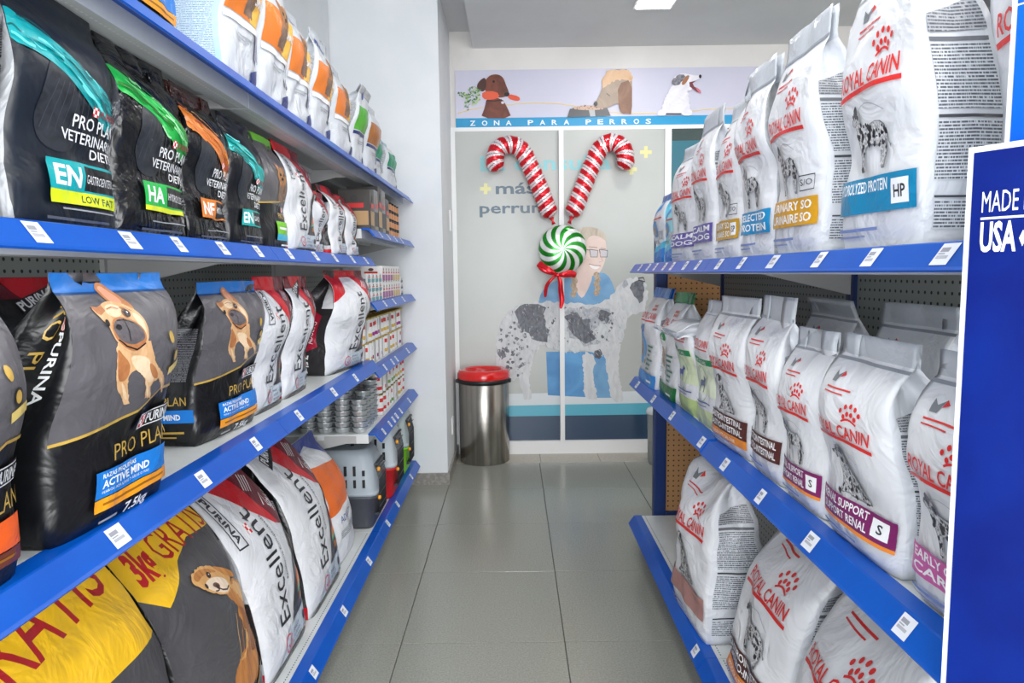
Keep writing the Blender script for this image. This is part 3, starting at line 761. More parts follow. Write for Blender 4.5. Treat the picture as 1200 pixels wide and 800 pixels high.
# inks
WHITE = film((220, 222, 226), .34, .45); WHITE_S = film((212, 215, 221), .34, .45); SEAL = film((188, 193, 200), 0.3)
BLACK = film((16, 17, 20), 0.3, 0.32); CHAR = film((38, 38, 41), 0.3, 0.32); GREY = film((76, 75, 78), 0.32, 0.4)
SILVER = film((165, 168, 172), 0.25, 0.6); RED = film((205, 16, 34)); DRED = film((110, 14, 34))
RCRED = film((214, 40, 38)); INKW = film((238, 240, 242)); GOLD = film((196, 160, 72), 0.3); YEL = film((248, 196, 30))
PPBLUE = film((22, 120, 208)); PPOR = film((245, 158, 26)); DKTXT = film((40, 42, 48))
FP_W = fineprint((214, 218, 224), (92, 96, 104)); FP_K = fineprint((30, 30, 33), (130, 132, 138))
FP_B = fineprint((205, 222, 236), (120, 150, 185)); FP_G = fineprint((175, 178, 184), (90, 92, 98))

def stand_poly(x, y, sx, sy, flip=False):
    P = [(.10,.0),(.17,.0),(.19,.05),(.19,.20),(.25,.34),(.40,.37),(.53,.36),(.60,.32),(.61,.18),(.60,.03),(.58,.0),(.67,.0),(.68,.06),(.69,.2),
         (.72,.36),(.78,.50),(.81,.60),(.85,.67),(.93,.69),(.99,.73),(.97,.79),(.90,.84),(.87,.92),(.80,.97),(.75,.90),(.71,.83),(.69,.74),(.62,.67),
         (.45,.65),(.30,.68),(.18,.66),(.10,.60),(.05,.48),(.02,.34),(-.03,.30),(-.01,.26),(.06,.38),(.10,.44),(.09,.32),(.05,.22),(.09,.10)]
    if flip: P = [(1-a, b) for a, b in reversed(P)]
    return [(x+a*sx, y+b*sy) for a, b in P]
def sit_poly(x, y, sx, sy, flip=False):
    P = [(.05,.0),(.45,.0),(.5,.03),(.62,.02),(.64,.0),(.78,.0),(.76,.06),(.70,.10),(.68,.30),(.70,.45),(.69,.58),(.74,.68),(.86,.70),(.95,.74),(.94,.80),
         (.84,.85),(.78,.95),(.68,.99),(.58,.94),(.53,.84),(.50,.72),(.42,.60),(.28,.46),(.15,.32),(.08,.18),(-.05,.08),(-.06,.02)]
    if flip: P = [(1-a, b) for a, b in reversed(P)]
    return [(x+a*sx, y+b*sy) for a, b in P]
DOGL = fur((214, 214, 216), (120, 122, 126), 40, contrast=.1); DOGD = film((52, 52, 56)); DOGM = film((120, 122, 126))
def sketch_dog(d, x, y, sx, sy, kind='stand', flip=False, seed=1, n=55):
    P = (stand_poly if kind == 'stand' else sit_poly)(x, y, sx, sy, flip)
    d.poly(P, DOGM)
    d.poly([(x+sx/2+(a-x-sx/2)*.93, y+sy/2+(b-y-sy/2)*.95) for a, b in P], DOGL)
    d.blobs(P, n, sx*.012, sx*.045, DOGD, seed)
    hx = (.80 if kind == 'stand' else .62); hx = 1-hx if flip else hx
    d.ell(x+hx*sx, y+.87*sy, sx*.06, sy*.09, DOGD)
def rc(bandcol, lines=(), badge=None, stripe=None, dog='stand', seed=1, top='flag', so=False, light=None, plainband=False, flip=True):
    d = Design(100, 150)
    d.rect(0, 131, 100, 133, film((150, 155, 163)))
    d.poly([(24, 117), (31, 117), (33, 124), (28, 121), (22, 124)], film((120, 124, 130))); d.poly([(33, 120), (38, 122), (33, 124.5)], RCRED)
    d.rect(22, 112.5, 56, 113.6, RCRED); d.rect(22, 109.6, 50, 110.4, RCRED)
    # crown of dots
    for k, (r, nn) in enumerate(((7, 4), (12, 5))):
        for i in range(nn):
            a = math.radians(40+100*i/(nn-1))
            d.ell(66+r*1.1*math.cos(a), 93+r*math.sin(a), 1.7, 1.7, RCRED, 8)
    d.line([(58+16*t, 94+2.4*math.sin(PI*t)) for t in [i/6 for i in range(7)]], 1.3, RCRED)
    d.text('ROYAL CANIN', 14, 82.5, 8.5, RCRED, 72, bold=0.015, shear=0.1)
    d.line([(12+76*t, 79+1.6*math.sin(PI*t)) for t in [i/10 for i in range(11)]], 2.4, RCRED)
    d.line([(30+40*t, 67+6*math.sin(PI*t)) for t in [i/8 for i in range(9)]], .5, film((170, 172, 178)))
    if dog: sketch_dog(d, 26, 39, 46, 36, dog, flip, seed, 60)
    if so:
        d.frame(72, 40, 92, 50, .6, DKTXT); d.text('S/O', 74, 43.4, 4, DKTXT, 15)
    if light: light(d)
    b0, b1 = 18, 36
    bm = film(bandcol)
    if bandcol:
        x1 = 96
        d.rect(6, b0, x1, b1, bm)
        if stripe: d.rect(6, b0-2.6 if stripe[1] < 3 else b0-8, x1, b0, film(stripe[0]))
        tw = 62 if badge else 80
        for i, t in enumerate(lines):
            d.text(t, 10, b1-7.4-8.2*i, 5.6, INKW, tw, bold=0.02)
        if stripe and stripe[1] > 3: d.text('MODERATE CALORIE', 12, b0-6, 3.2, INKW, 62)
        if badge:
            d.rect(76, b0+3, 91, b1-3, INKW); d.text(badge, 83.5, b0+6, 6, DKTXT, 10 if len(badge) > 1 else 5, align='C', bold=0.02)
    d.rect(8, 9.5, 60, 11, film((120, 140, 190))); d.rect(8, 6.5, 44, 7.5, film((150, 160, 190)))
    return d
def rc_side(seed=1):
    d = Design(60, 150)
    d.rect(6, 92, 54, 94, film((110, 112, 118))); d.rect(6, 62, 54, 91, FP_W)
    d.rect(6, 58, 54, 59.4, film((70, 72, 78))); d.rect(6, 30, 54, 57, FP_W)
    d.rect(6, 22, 40, 23, film((70, 72, 78))); d.rect(6, 8, 36, 21, FP_W)
    d.poly([(6, 104), (54, 112), (54, 97), (6, 96)], FP_G)
    return d
RCS = rc_side()
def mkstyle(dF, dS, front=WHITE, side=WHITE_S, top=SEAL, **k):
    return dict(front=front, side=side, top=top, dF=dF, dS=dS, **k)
RC_RENAL = mkstyle(rc((122, 30, 96), ('RENAL SUPPORT', 'SUPPORT RENAL'), 'S', ((236, 140, 50), 2), 'stand', 3), RCS)
RC_RENAL2 = mkstyle(rc((122, 30, 96), ('RENAL SUPPORT', 'SUPPORT RENAL'), 'S', ((236, 140, 50), 2), 'sit', 4), RCS)
RC_GASTRO = mkstyle(rc((78, 38, 34), ('GASTROINTESTINAL', 'GASTRO-INTESTINAL'), None, ((222, 132, 40), 5), 'sit', 5), RCS)
RC_GASTRO2 = mkstyle(rc((78, 38, 34), ('GASTROINTESTINAL', 'GASTRO-INTESTINAL'), None, None, 'stand', 6), RCS)
RC_CARD = mkstyle(rc((196, 92, 158), ('EARLY CARDIAC', 'CARDIAC'), None, None, 'stand', 7), RCS)
RC_HP = mkstyle(rc((12, 128, 172), ('', 'HYDROLYZED PROTEIN')[1:], 'HP', None, 'stand', 8, so=False), RCS)
RC_SO = mkstyle(rc((206, 150, 20), ('URINARY SO', 'URINAIRE SO'), None, None, 'stand', 9, so=True), RCS)
RC_SOSP = mkstyle(rc((190, 145, 24), ('URINARY SO', 'URINAIRE SO'), 'SP', None, 'stand', 10, so=True), RCS)
RC_PURP = mkstyle(rc((92, 78, 158), ('CALM', 'DOG'), None, None, 'stand', 11), RCS)
RC_BLUE = mkstyle(rc((10, 132, 186), ('SELECTED', 'PROTEIN'), None, None, 'stand', 12), RCS, side=SILVER)
RC_PINK = mkstyle(rc((168, 122, 118), (), None, None, 'sit', 13), RCS)
def pale_green(dark, foot, cells=True, ribbon=(20, 130, 80), pet=(60, 80, 150)):
    d = Design(100, 150)
    d.rect(0, 132, 100, 133, film((180, 184, 190)))
    d.text('ROYAL CANIN', 14, 96, 8.5, RCRED, 72, bold=0.02, shear=0.1); d.rect(14, 92.5, 84, 94, RCRED)
    d.rect(4, 40, 96, 84, film(dark)); d.rect(0, 0, 100, 22, film(foot))
    d.line([(8, 84), (50, 79), (94, 80)], 7, film(ribbon)); d.text('DENTAL CARE', 20, 78.5, 3.6, INKW, 56, rot=-.03)
    for r in (17, 18.4): d.line([(50+r*math.cos(a), 52+r*1.2*math.sin(a)) for a in [2*PI*i/20 for i in range(21)]], .6, film((120, 160, 90)))
    P = stand_poly(38, 42, 24, 22); d.poly(P, film(pet))
    d.rect(12, 30, 84, 31.6, film((80, 90, 150))); d.rect(12, 26, 70, 27.2, film((120, 130, 170)))
    return d
RC_LG = mkstyle(pale_green((214, 226, 190), (178, 200, 130)), RCS)
RC_LG2 = mkstyle(pale_green((222, 230, 206), (196, 208, 160), pet=(90, 100, 130)), RCS)
def pet_block(c, foot, flag):
    d = Design(100, 150)
    d.text('ROYAL CANIN', 10, 104, 9, RCRED, 80, bold=0.02, shear=0.1); d.rect(10, 99.5, 90, 101.6, RCRED)
    for i in range(9): d.ell(56+i % 5*5, 118+i//5*5, 2, 2, RCRED, 8)
    d.poly([(12, 88), (40, 96), (44, 84), (18, 72)], film(flag)); d.text('dog', 20, 82, 5, INKW, 16, rot=.28)
    d.ell(30, 58, 22, 26, film(c)); d.ell(28, 62, 10, 12, fur((150, 110, 80), (210, 180, 150), 30)); d.ell(25, 50, 7, 8, fur((110, 80, 60), (190, 170, 150), 30))
    for i in range(6):
        d.rect(60, 62-7*i, 88-(i % 3)*6, 65-7*i, film((40, 120, 90))); 
    d.ell(52, 38, 7, 7, film((230, 232, 228))); d.ell(52, 38, 4, 4, film((120, 90, 70)))
    d.rect(0, 0, 100, 22, film(foot)); d.rect(60, 8, 84, 11, INKW)
    d.rect(0, 134, 100, 150, film(flag))
    return d
RC_BL = mkstyle(pet_block((90, 160, 220), (30, 135, 215), (24, 110, 200)), RCS, top=film((40, 110, 190)))
RC_GR = mkstyle(pet_block((225, 228, 224), (10, 110, 50), (20, 130, 70)), RCS, top=film((70, 130, 90)))
def small_blue():
    d = Design(100, 150)
    d.rect(0, 0, 100, 34, film((30, 120, 205))); d.poly([(0, 30), (100, 48), (100, 34), (0, 20)], film((80, 190, 225)))
    d.poly([(10, 120), (60, 140), (66, 118), (20, 100)], film((40, 140, 215))); d.rect(14, 96, 90, 99, RCRED)
    d.ell(38, 76, 22, 18, film((80, 140, 200))); d.rect(58, 52, 88, 70, FP_W); d.ell(36, 72, 12, 10, fur((110, 90, 80), (200, 190, 180), 30))
    d.text('PETS', 20, 44, 7, DKTXT, 40)
    return d
SMALL_BLUE = mkstyle(small_blue(), None, top=film((40, 100, 170)), side=film((120, 200, 225)))
SMALL_TEAL = mkstyle(small_blue(), None, front=film((150, 215, 225)), side=film((120, 200, 225)), top=film((150, 160, 170)))

# --- black diet bags with a brushed colour swirl
def diet(code, desc, col, hi, bar=None, seed=1, low=''):
    d = Design(100, 150); C1 = film(col); H1 = film(hi); rd = random.Random(seed)
    sh = [(18, 84), (20, 96), (26, 104), (24, 112), (30, 115), (40, 112), (46, 106), (42, 98), (48, 86), (54, 70), (50, 48), (22, 48), (14, 66)]
    d.spoly(sh, fur((24, 28, 34), (46, 50, 58), 10), 2)
    for k in range(7): d.line([(20+k*6, 60), (24+k*6, 76), (30+k*5, 92)], .6, film((60, 64, 72)))
    sw = [(-2, 128), (14, 122), (38, 114), (66, 104), (96, 92), (96, 68), (80, 70), (60, 84), (34, 98), (12, 104), (-2, 106)]
    d.spoly(sw, C1, 2)
    cl = [(-2, 117), (12, 113), (36, 106), (63, 94), (80, 82), (98, 74)]
    def at_(t):
        k = min(4, int(t*5)); f = t*5-k; return (cl[k][0]*(1-f)+cl[k+1][0]*f, cl[k][1]*(1-f)+cl[k+1][1]*f)
    DKC = film((max(0, col[0]-50), max(0, col[1]-70), max(0, col[2]-70)))
    for i in range(26):
        t0 = rd.uniform(0, .8); L = rd.uniform(.1, .35); o = rd.uniform(-15, 15); pts = []
        for k in range(7):
            p = at_(min(1, t0+L*k/6)); pts.append((p[0]+o*.2, p[1]+o*.7+1.2*math.sin(k+i)))
        d.line(pts, rd.uniform(.4, 2.2), (C1, H1, DKC)[i % 3])
    d.rect(62, 76, 69, 82, checker_mat()); d.text('PURINA', 71, 76.8, 4.4, film((150, 40, 50)), 22, bold=.02)
    d.text('PRO PLAN', 95, 66, 8.2, INKW, 50, align='R', bold=.01); d.text('VETERINARY', 95, 56.5, 7, INKW, 60, align='R', bold=.01)
    d.text('DIETS', 95, 47.5, 7, INKW, 30, align='R', bold=.01)
    d.rect(24, 24, 97, 43, C1); d.rect(57, 25.6, 96.4, 41.4, film((14, 16, 20)))
    d.text(code, 29, 27.5, 12, INKW, 24, bold=.03); d.text(desc, 59, 31, 5.6, INKW, 36)
    if bar: d.rect(24, 15 if low else 20, 97, 24, film(bar))
    if low: d.text(low, 54, 17, 4.8, film((30, 60, 40)), 38, bold=.02)
    d.rect(34, 11.5, 92, 12.4, film((150, 155, 160))); d.rect(20, 5, 86, 6.6, film((90, 95, 105)))
    return d
def diet_side():
    d = Design(60, 150)
    for a, b in ((96, 116), (70, 92), (44, 66)): d.rect(10, a, 50, b, FP_K)
    return d
DSD = diet_side(); NAVYK = film((12, 22, 34), .4, .25); SHINY = film((15, 16, 18), .2, .75)
DIET_EN = mkstyle(diet('EN', 'GASTROENTERIC', (0, 160, 165), (90, 220, 220), (210, 225, 20), 2, 'LOW FAT'), DSD, NAVYK, SILVER, NAVYK)
DIET_HA = mkstyle(diet('HA', 'HYDROLYZED', (20, 175, 70), (150, 225, 160), (220, 230, 40), 3), DSD, SHINY, film((70, 72, 78), .2, .9), SHINY)
DIET_NF = mkstyle(diet('NF', 'KIDNEY', (214, 120, 30), (250, 170, 70), None, 4), DSD, SHINY, SHINY, film((60, 30, 26), .2, .7))
DIET_E2 = mkstyle(diet('EN', 'GASTRO', (0, 165, 160), (90, 220, 220), None, 5), DSD, BLACK, CHAR, BLACK)

# --- grey and black bags with a french bulldog
TAN = fur((222, 178, 128), (196, 140, 88), 12, (1, .6, 1)); TANL = film((236, 208, 172)); TAND = film((168, 104, 58)); MUZ = fur((112, 106, 108), (78, 72, 76), 20)
def quad(xn, xf, bn, bf, tn, tf_):
    """drawing points -> bag print units"""
    def f(p):
        u = (p[0]-xn)/(xf-xn); yb = bn+(bf-bn)*u; yt = tn+(tf_-tn)*u
        return (100*u, 150*(yb-p[1])/(yb-yt))
    return f
def bulldog(d, *_):
    q = quad(75, 205, 642, 572, 330, 303); g = lambda L: [q((60+a*.2125, 310+b*.2125)) for a, b in L]
    T1 = fur((226, 186, 140), (204, 154, 104), 16, (1, .5, 1)); T2 = fur((240, 216, 184), (224, 192, 152), 16); T3 = fur((190, 128, 78), (168, 104, 60), 16)
    NK = film((30, 24, 24)); PK = film((214, 150, 118))
    d.poly(ragged(g([(240,440),(236,520),(240,640),(262,680),(290,715),(318,758),(345,755),(322,700),(304,650),(302,600),(330,572),(372,606),(404,680),(418,720),(466,712),(448,688),(424,655),(440,628),(468,604),(520,640),(582,672),(562,622),(512,580),(446,532),(424,470),(416,400),(260,420)]), .5, 3, 2), T1)
    d.spoly(g([(300,500),(350,490),(400,500),(410,560),(440,620),(410,640),(370,600),(330,570),(310,540)]), T2)
    d.spoly(g([(240,460),(262,500),(300,540),(300,600),(285,640),(250,640),(240,560)]), T3)
    d.spoly(g([(400,520),(440,545),(470,600),(430,610),(405,570)]), T3); d.spoly(g([(268,640),(290,660),(330,740),(300,720)]), T2)
    d.spoly(g([(480,590),(520,610),(570,660),(520,632)]), T2); d.spoly(g([(380,610),(400,640),(440,705),(420,712)]), T2)
    d.spoly(g([(272,210),(268,150),(283,106),(308,96),(340,118),(372,165),(398,205),(394,245),(330,240)]), T3)
    d.spoly(g([(286,205),(284,150),(296,118),(318,122),(350,170),(362,200),(330,225)]), PK)
    d.spoly(g([(168,258),(200,262),(240,225),(290,205),(350,208),(392,232),(412,270),(416,330),(400,400),(372,455),(330,490),(288,482),(246,445),(226,395),(214,345),(190,320),(176,290)]), T1)
    d.poly(g([(168,256),(196,258),(222,240),(230,270),(196,300),(182,292)]), T3)
    d.spoly(g([(240,240),(290,222),(330,236),(300,290),(250,300),(225,280)]), T2); d.spoly(g([(360,250),(400,270),(404,340),(380,400),(366,330)]), T2)
    d.spoly(g([(226,350),(250,305),(300,290),(350,300),(386,340),(394,390),(366,440),(320,478),(270,460),(238,420)]), T3)
    d.spoly(g([(236,345),(262,312),(300,298),(344,308),(376,340),(386,390),(350,420),(310,440),(262,430),(240,390)]), MUZ)
    d.spoly(g([(250,360),(290,330),(330,345),(320,390),(270,400)]), film((92, 88, 92))); d.line(g([(248,420),(280,450),(330,462),(380,420)]), .9, NK)
    d.line(g([(262,318),(300,306),(344,318)]), .7, NK); d.ell(*g([(262,352)])[0], 2.4, 1.6, NK); d.line(g([(300,300),(304,350),(300,420)]), .6, NK)
    d.ell(*g([(332,266)])[0], 3.4, 2.6, film((120, 84, 60))); d.ell(*g([(334,268)])[0], 2.5, 2.1, NK); d.ell(*g([(338,262)])[0], .7, .6, INKW, 8)
    d.ell(*g([(209,338)])[0], 1.5, 2, NK); d.line(g([(236,262),(270,244),(300,250)]), .5, T3); d.line(g([(310,240),(340,236),(366,250)]), .5, T3)
GRAD = film((90, 88, 92), .34, .4)
def ppro(top=(30, 110, 190), dog=bulldog, col=(22, 120, 208), bar=(245, 158, 26), name='ACTIVE MIND', kg='7.5kg'):
    d = Design(100, 150)
    d.poly([(0, 58), (30, 62), (60, 66), (74, 74), (100, 74), (100, 150), (0, 150)], GRAD)
    d.rect(0, 139, 100, 150, film(top)); d.rect(0, 137.6, 100, 139, film((10, 60, 110)))
    d.line([(0, 57.5), (30, 61.5), (56, 65), (66, 71), (76, 75), (100, 74.5)], 1.8, GOLD)
    if dog: dog(d, 16, 72, 50)
    d.ell(78, 108, 3, 4, GOLD, 10); d.ell(84, 96, 5, 5, film((24, 22, 20)), 14); d.ell(84, 96, 3.4, 3.4, GOLD, 12); d.poly([(76, 84), (94, 88), (94, 93), (76, 89)], film((222, 196, 110)))
    d.poly([(58, 51), (96, 55), (96, 64), (58, 60)], film((8, 8, 10))); d.frame(60, 52.4, 98, 62.4, .7, INKW); d.rect(61, 53.4, 68, 61.4, checker_mat())
    d.text('PURINA', 70, 54.4, 6.4, INKW, 26, bold=.02)
    d.text('PRO PLAN', 38, 39, 10, GOLD, 58, bold=-.005)
    d.rect(24, 19, 96, 35, film(col)); d.rect(24, 11, 96, 18.4, film(bar))
    d.text('RAZAS PEQUEÑAS', 29, 30.6, 2.6, INKW, 32, bold=.02); d.text(name, 29, 24.6, 4.6, INKW, 44, bold=.03); d.text('PERROS ADULTOS 7 AÑOS O MAS', 29, 21.4, 1.6, INKW, 44)
    d.rect(30, 14, 90, 15.4, film((150, 96, 20)))
    d.text(kg, 50, 3, 5.6, INKW, 24, bold=.02, shear=.15); d.rect(28, 4, 44, 5.6, film((170, 172, 176)))
    return d
def pp_side(col=(22, 120, 208), or_=(240, 140, 30)):
    d = Design(60, 150)
    d.text('PRO PLAN', 22, 140, 12, GOLD, 66, rot=-PI/2); d.text('PURINA', 42, 118, 7, INKW, 38, rot=-PI/2, bold=.02); d.rect(42, 119, 49, 126, checker_mat())
    d.poly([(2, 20), (30, 20), (30, 84), (16, 84), (2, 62)], film(col)); d.line([(0, 58), (4, 68), (16, 82)], 3, film(or_))
    d.text('ACTIVE MIND', 12, 80, 7, INKW, 46, rot=-PI/2, bold=.03); d.text('RAZAS PEQUEÑAS', 22, 80, 3.6, INKW, 40, rot=-PI/2)
    return d
PPS = pp_side()
def pps2():
    d = Design(60, 150)
    d.rect(8, 60, 52, 108, FP_K); d.text('PRO PLAN', 8, 38, 8, GOLD, 44); d.rect(0, 22, 60, 34, film((22, 120, 208))); d.text('ACTIVE MIND', 6, 25, 5, INKW, 40, bold=.03)
    d.rect(10, 12, 48, 14, GOLD); d.rect(10, 8, 40, 9.4, GOLD); return d
PP = mkstyle(ppro(), PPS, film((14, 14, 17), .3, .4), BLACK, film((90, 90, 94)), bulge=.22)
PP_B = mkstyle(ppro(), pps2(), film((14, 14, 17), .3, .4), BLACK, film((60, 60, 64)), bulge=.22)
PP_O = mkstyle(ppro((130, 130, 134), None, (236, 96, 30), (110, 52, 34), 'OPTI', ''), pp_side((236, 96, 30)), film((14, 14, 17)), BLACK, film((90, 90, 94)))
def yorkie(d, x, y, s):
    F1 = fur((196, 140, 84), (110, 76, 56), 30, (1, .4, 1)); F2 = fur((80, 74, 76), (160, 120, 84), 30, (1, .4, 1))
    P = lambda L: [(x+a*s, y+b*s) for a, b in L]
    d.poly(ragged(P([(.2,.0),(.8,.0),(.86,.4),(.74,.62),(.26,.62),(.14,.4)]), .03*s, 2, 3), F2)
    d.poly(ragged(P([(.24,.5),(.76,.5),(.84,.75),(.74,.98),(.5,1.04),(.26,.98),(.16,.75)]), .03*s, 2, 4), F1)
    d.poly(P([(.2,.9),(.14,1.12),(.36,1.0)]), TAND); d.poly(P([(.8,.9),(.86,1.12),(.64,1.0)]), TAND)
    d.ell(x+.38*s, y+.8*s, .05*s, .05*s, film((20, 16, 16)), 8); d.ell(x+.62*s, y+.8*s, .05*s, .05*s, film((20, 16, 16)), 8); d.ell(x+.5*s, y+.68*s, .07*s, .05*s, film((20, 16, 16)), 8)
def pp_green():
    d = Design(100, 150)
    d.rect(0, 58, 100, 140, film((92, 90, 92))); d.rect(0, 140, 100, 150, film((110, 190, 40))); d.line([(0, 57), (50, 62), (100, 70)], 1.8, GOLD)
    yorkie(d, 44, 64, 44); d.rect(70, 50, 78, 57, checker_mat()); d.text('PRO PLAN', 52, 40, 8, GOLD, 44)
    d.rect(40, 20, 98, 36, film((120, 200, 40))); d.rect(40, 12, 98, 20, film((60, 190, 220))); d.rect(46, 26, 90, 29, INKW); d.rect(60, 5, 90, 7, INKW)
    return d
PPG = mkstyle(pp_green(), DSD, BLACK, BLACK, film((60, 90, 40)))

# --- white bags with big vertical lettering and a red shoulder
def excel(v=0, kg=None):
    d = Design(100, 150)
    if v < 2: d.poly([(12, 150), (100, 150), (100, 88), (78, 96), (56, 112), (36, 130)], RED); d.poly([(62, 150), (100, 150), (100, 88), (84, 94), (74, 112)], DRED)
    else: d.poly([(0, 150), (0, 104), (22, 118), (40, 150)], RED); d.poly([(58, 150), (100, 150), (100, 96), (84, 102), (70, 122)], RED); d.poly([(78, 150), (100, 150), (100, 92), (88, 98)], DRED)
    if v < 2: d.rect(30, 103, 36, 110, checker_mat()) if v == 0 else None
    if v == 0: d.text('PURINA', 12, 134, 6, DKTXT, 32, rot=-PI/2, bold=.03); d.frame(8.6, 98, 21, 138, 1, DKTXT)
    if v == 1:
        d.poly([(22, 132), (58, 146), (62, 136), (26, 122)], film((16, 16, 18))); d.text('PURINA', 26, 126, 6, INKW, 32, rot=.36, bold=.03)
    for k in range(4): d.line([(72+k*3, 124-k), (84+k*3, 134-k)], .9, INKW)
    d.line([(80, 110), (88, 118), (86, 108), (93, 112), (90, 102)], 1.2, INKW); d.text('ADULTO', 88, 104, 5, INKW, 22, rot=.7)
    x = 52 if v < 2 else 60
    d.text('Excellent', x, 31, 21 if v < 2 else 18, film((34, 36, 42)), 86, rot=PI/2, bold=.0)
    d.text('Excelencia Comprobada', x+9, 58, 3.6, film((60, 62, 68)), 50, rot=PI/2)
    d.poly([(100, 84), (82, 66), (62, 30), (56, 26), (100, 26)], film((48, 46, 48))); d.poly([(100, 92), (88, 86), (80, 76), (90, 60), (100, 62)], fur((80, 60, 50), (40, 34, 32), 20))
    if v == 2: d.poly([(100, 66), (84, 60), (74, 46), (100, 50)], film((190, 20, 60)))
    d.poly([(100, 58), (82, 48), (78, 41), (100, 46)], film((240, 120, 40))); d.poly([(100, 46), (78, 41), (76, 38.5), (100, 42)], film((60, 190, 160)))
    if v == 1: d.poly([(100, 70), (84, 64), (80, 54), (100, 58)], film((170, 20, 50)))
    for k in range(5): d.ell(82+k % 3*4, 33+k//3*3, 2.4, 1.8, film((176, 112, 60)), 8)
    d.poly([(20, 6), (100, 8), (100, 26), (44, 25)], film((190, 202, 212)))
    c = film((206, 40, 60))
    for r in (7,): d.line([(40+r*math.cos(a), 15+r*.9*math.sin(a)) for a in [PI*.3+1.7*PI*i/14 for i in range(15)]], 1.3, c)
    d.line([(37, 15), (40, 11.5), (46, 20)], 1.3, c)
    for i, t in enumerate(('SMART', 'NUTRITION', 'BY PURINA')): d.text(t, 51, 18.4-4.6*i, 2.8, film((80, 84, 96)), 16+i*3)
    d.ell(84, 17, 3.6, 4, film((60, 40, 60))); d.text('COMPLETE', 78, 9.5, 1.8, DKTXT, 16)
    d.poly([(0, 0), (100, 0), (100, 6), (20, 5)], film((52, 52, 56)))
    return d
def ex_side(kg=False):
    d = Design(60, 150)
    d.rect(0, 110, 60, 150, film((30, 28, 30)))
    d.rect(8, 70, 52, 104, FP_G)
    d.rect(0, 20, 60, 64, CHAR); d.rect(8, 26, 52, 60, FP_K); d.rect(34, 0, 60, 12, RED)
    if kg:
        d.rect(0, 0, 60, 120, film((44, 42, 44))); d.poly([(16, 34), (30, 34), (33, 92), (20, 92)], PPOR); d.poly([(32, 34), (50, 42), (47, 86), (34, 92)], film((170, 20, 50)))
        d.text('ADULTO', 45, 46, 7, INKW, 32, rot=PI/2); d.text('7.5kg', 30, 30, 9, INKW, 26, rot=-PI/2, bold=.03); d.rect(42, 96, 60, 130, film((225, 225, 228)))
    return d
EX0 = mkstyle(excel(0), ex_side(), WHITE, SILVER, RED); EX1 = mkstyle(excel(1), ex_side(), WHITE, CHAR, DRED)
EX2 = mkstyle(excel(2), ex_side(True), WHITE, CHAR, RED)
def golden(d, *_):
    def g(L):
        o = []
        for a, b in L:
            X = (a*.23+8)*.85; o.append((X, 150-(60+b*.1875)*.484-.22*(X-50)))
        return o
    F1 = fur((214, 148, 78), (176, 108, 50), 12, (1.6, .3, 1)); F2 = fur((238, 192, 126), (214, 152, 84), 12, (1.4, .35, 1)); F3 = fur((136, 78, 40), (170, 104, 54), 12, (1.6, .3, 1)); F4 = film((248, 226, 200)); NK = film((56, 32, 28))
    d.poly(ragged(g([(285,338),(345,296),(402,268),(450,308),(498,368),(520,480),(534,600),(540,700),(560,900),(560,1000),(150,1000),(180,900),(215,800),(250,762),(300,720),(328,650),(340,560),(318,500),(344,452),(330,400),(300,370)]), .9, 2, 5), F1)
    d.poly(ragged(g([(350,310),(400,290),(452,340),(486,420),(490,520),(450,480),(410,430),(370,370)]), .8, 2, 6), F2)
    d.poly(ragged(g([(340,440),(380,470),(420,560),(430,700),(420,800),(370,800),(380,680),(360,560)]), .8, 2, 7), F3)
    d.poly(ragged(g([(330,600),(345,650),(320,720),(280,780),(230,800),(300,730)]), .8, 2, 8), F2); d.poly(ragged(g([(440,520),(480,580),(500,700),(480,760),(452,700)]), .8, 2, 9), F2)
    for i in range(26): x = 250+i*11; d.line(g([(x+60-i*1.5, 480+(i*37) % 90), (x+30, 600+(i*53) % 90), (x, 780)]), .5, (F2, F3, F1)[i % 3])
    d.spoly(ragged(g([(164,200),(186,162),(220,140),(262,132),(305,148),(350,178),(384,216),(372,262),(345,296),(320,330),(286,336),(238,312),(200,274),(174,236)]), .5, 3, 3), F2, 1)
    d.spoly(g([(310,152),(356,176),(398,214),(414,246),(408,270),(384,262),(352,236),(330,200)]), F1)
    d.spoly(g([(176,190),(206,156),(250,146),(300,166),(320,200),(270,180),(220,190),(188,214)]), F1)
    d.spoly(g([(206,240),(236,218),(280,214),(322,236),(338,270),(324,312),(286,330),(244,306),(214,272)]), F4)
    d.spoly(g([(240,262),(250,246),(268,246),(276,262),(270,282),(254,284)]), film((120, 70, 62))); d.ell(*g([(258,272)])[0], 1.6, 1.4, NK, 10); d.line(g([(262,284),(272,300),(300,310),(328,296)]), .9, NK); d.line(g([(262,286),(250,296),(236,294)]), .7, NK)
    d.ell(*g([(262,194)])[0], 2.5, 1.6, NK, 12); d.ell(*g([(211,248)])[0], 1.5, 1.5, NK, 10); d.ell(*g([(265,191)])[0], .6, .4, INKW, 6)
def gratis(txt='3kg GRATIS', dog=True, low=100):
    d = Design(100, 150)
    d.rect(0, 0, 100, 150, GREY)
    d.poly([(0, 150), (100, 150), (100, 120), (70, 122), (46, 116), (30, 108), (14, 102), (0, 112)] if dog else [(0, 150), (100, 150), (100, 96), (50, 98), (20, 92), (0, 78)], YEL)
    c = film((176, 32, 40))
    if dog:
        d.text('3kg', 8, 116, 15, film((200, 30, 40)), 24, bold=.04, shear=.2, rot=.04); d.text('GRATIS', 38, 118, 15, c, 62, rot=.05)
        golden(d, 24, -2, 56)
        d.poly([(0, 0), (40, 6), (100, 30), (100, 0)], film((16, 16, 18))); d.line([(20, 3), (60, 13), (100, 31)], 2, GOLD)
    else:
        d.text('GRATIS', 4, 114, 22, c, 88, rot=.1)
        d.rect(0, 0, 100, 30, film((16, 16, 18)))
    return d
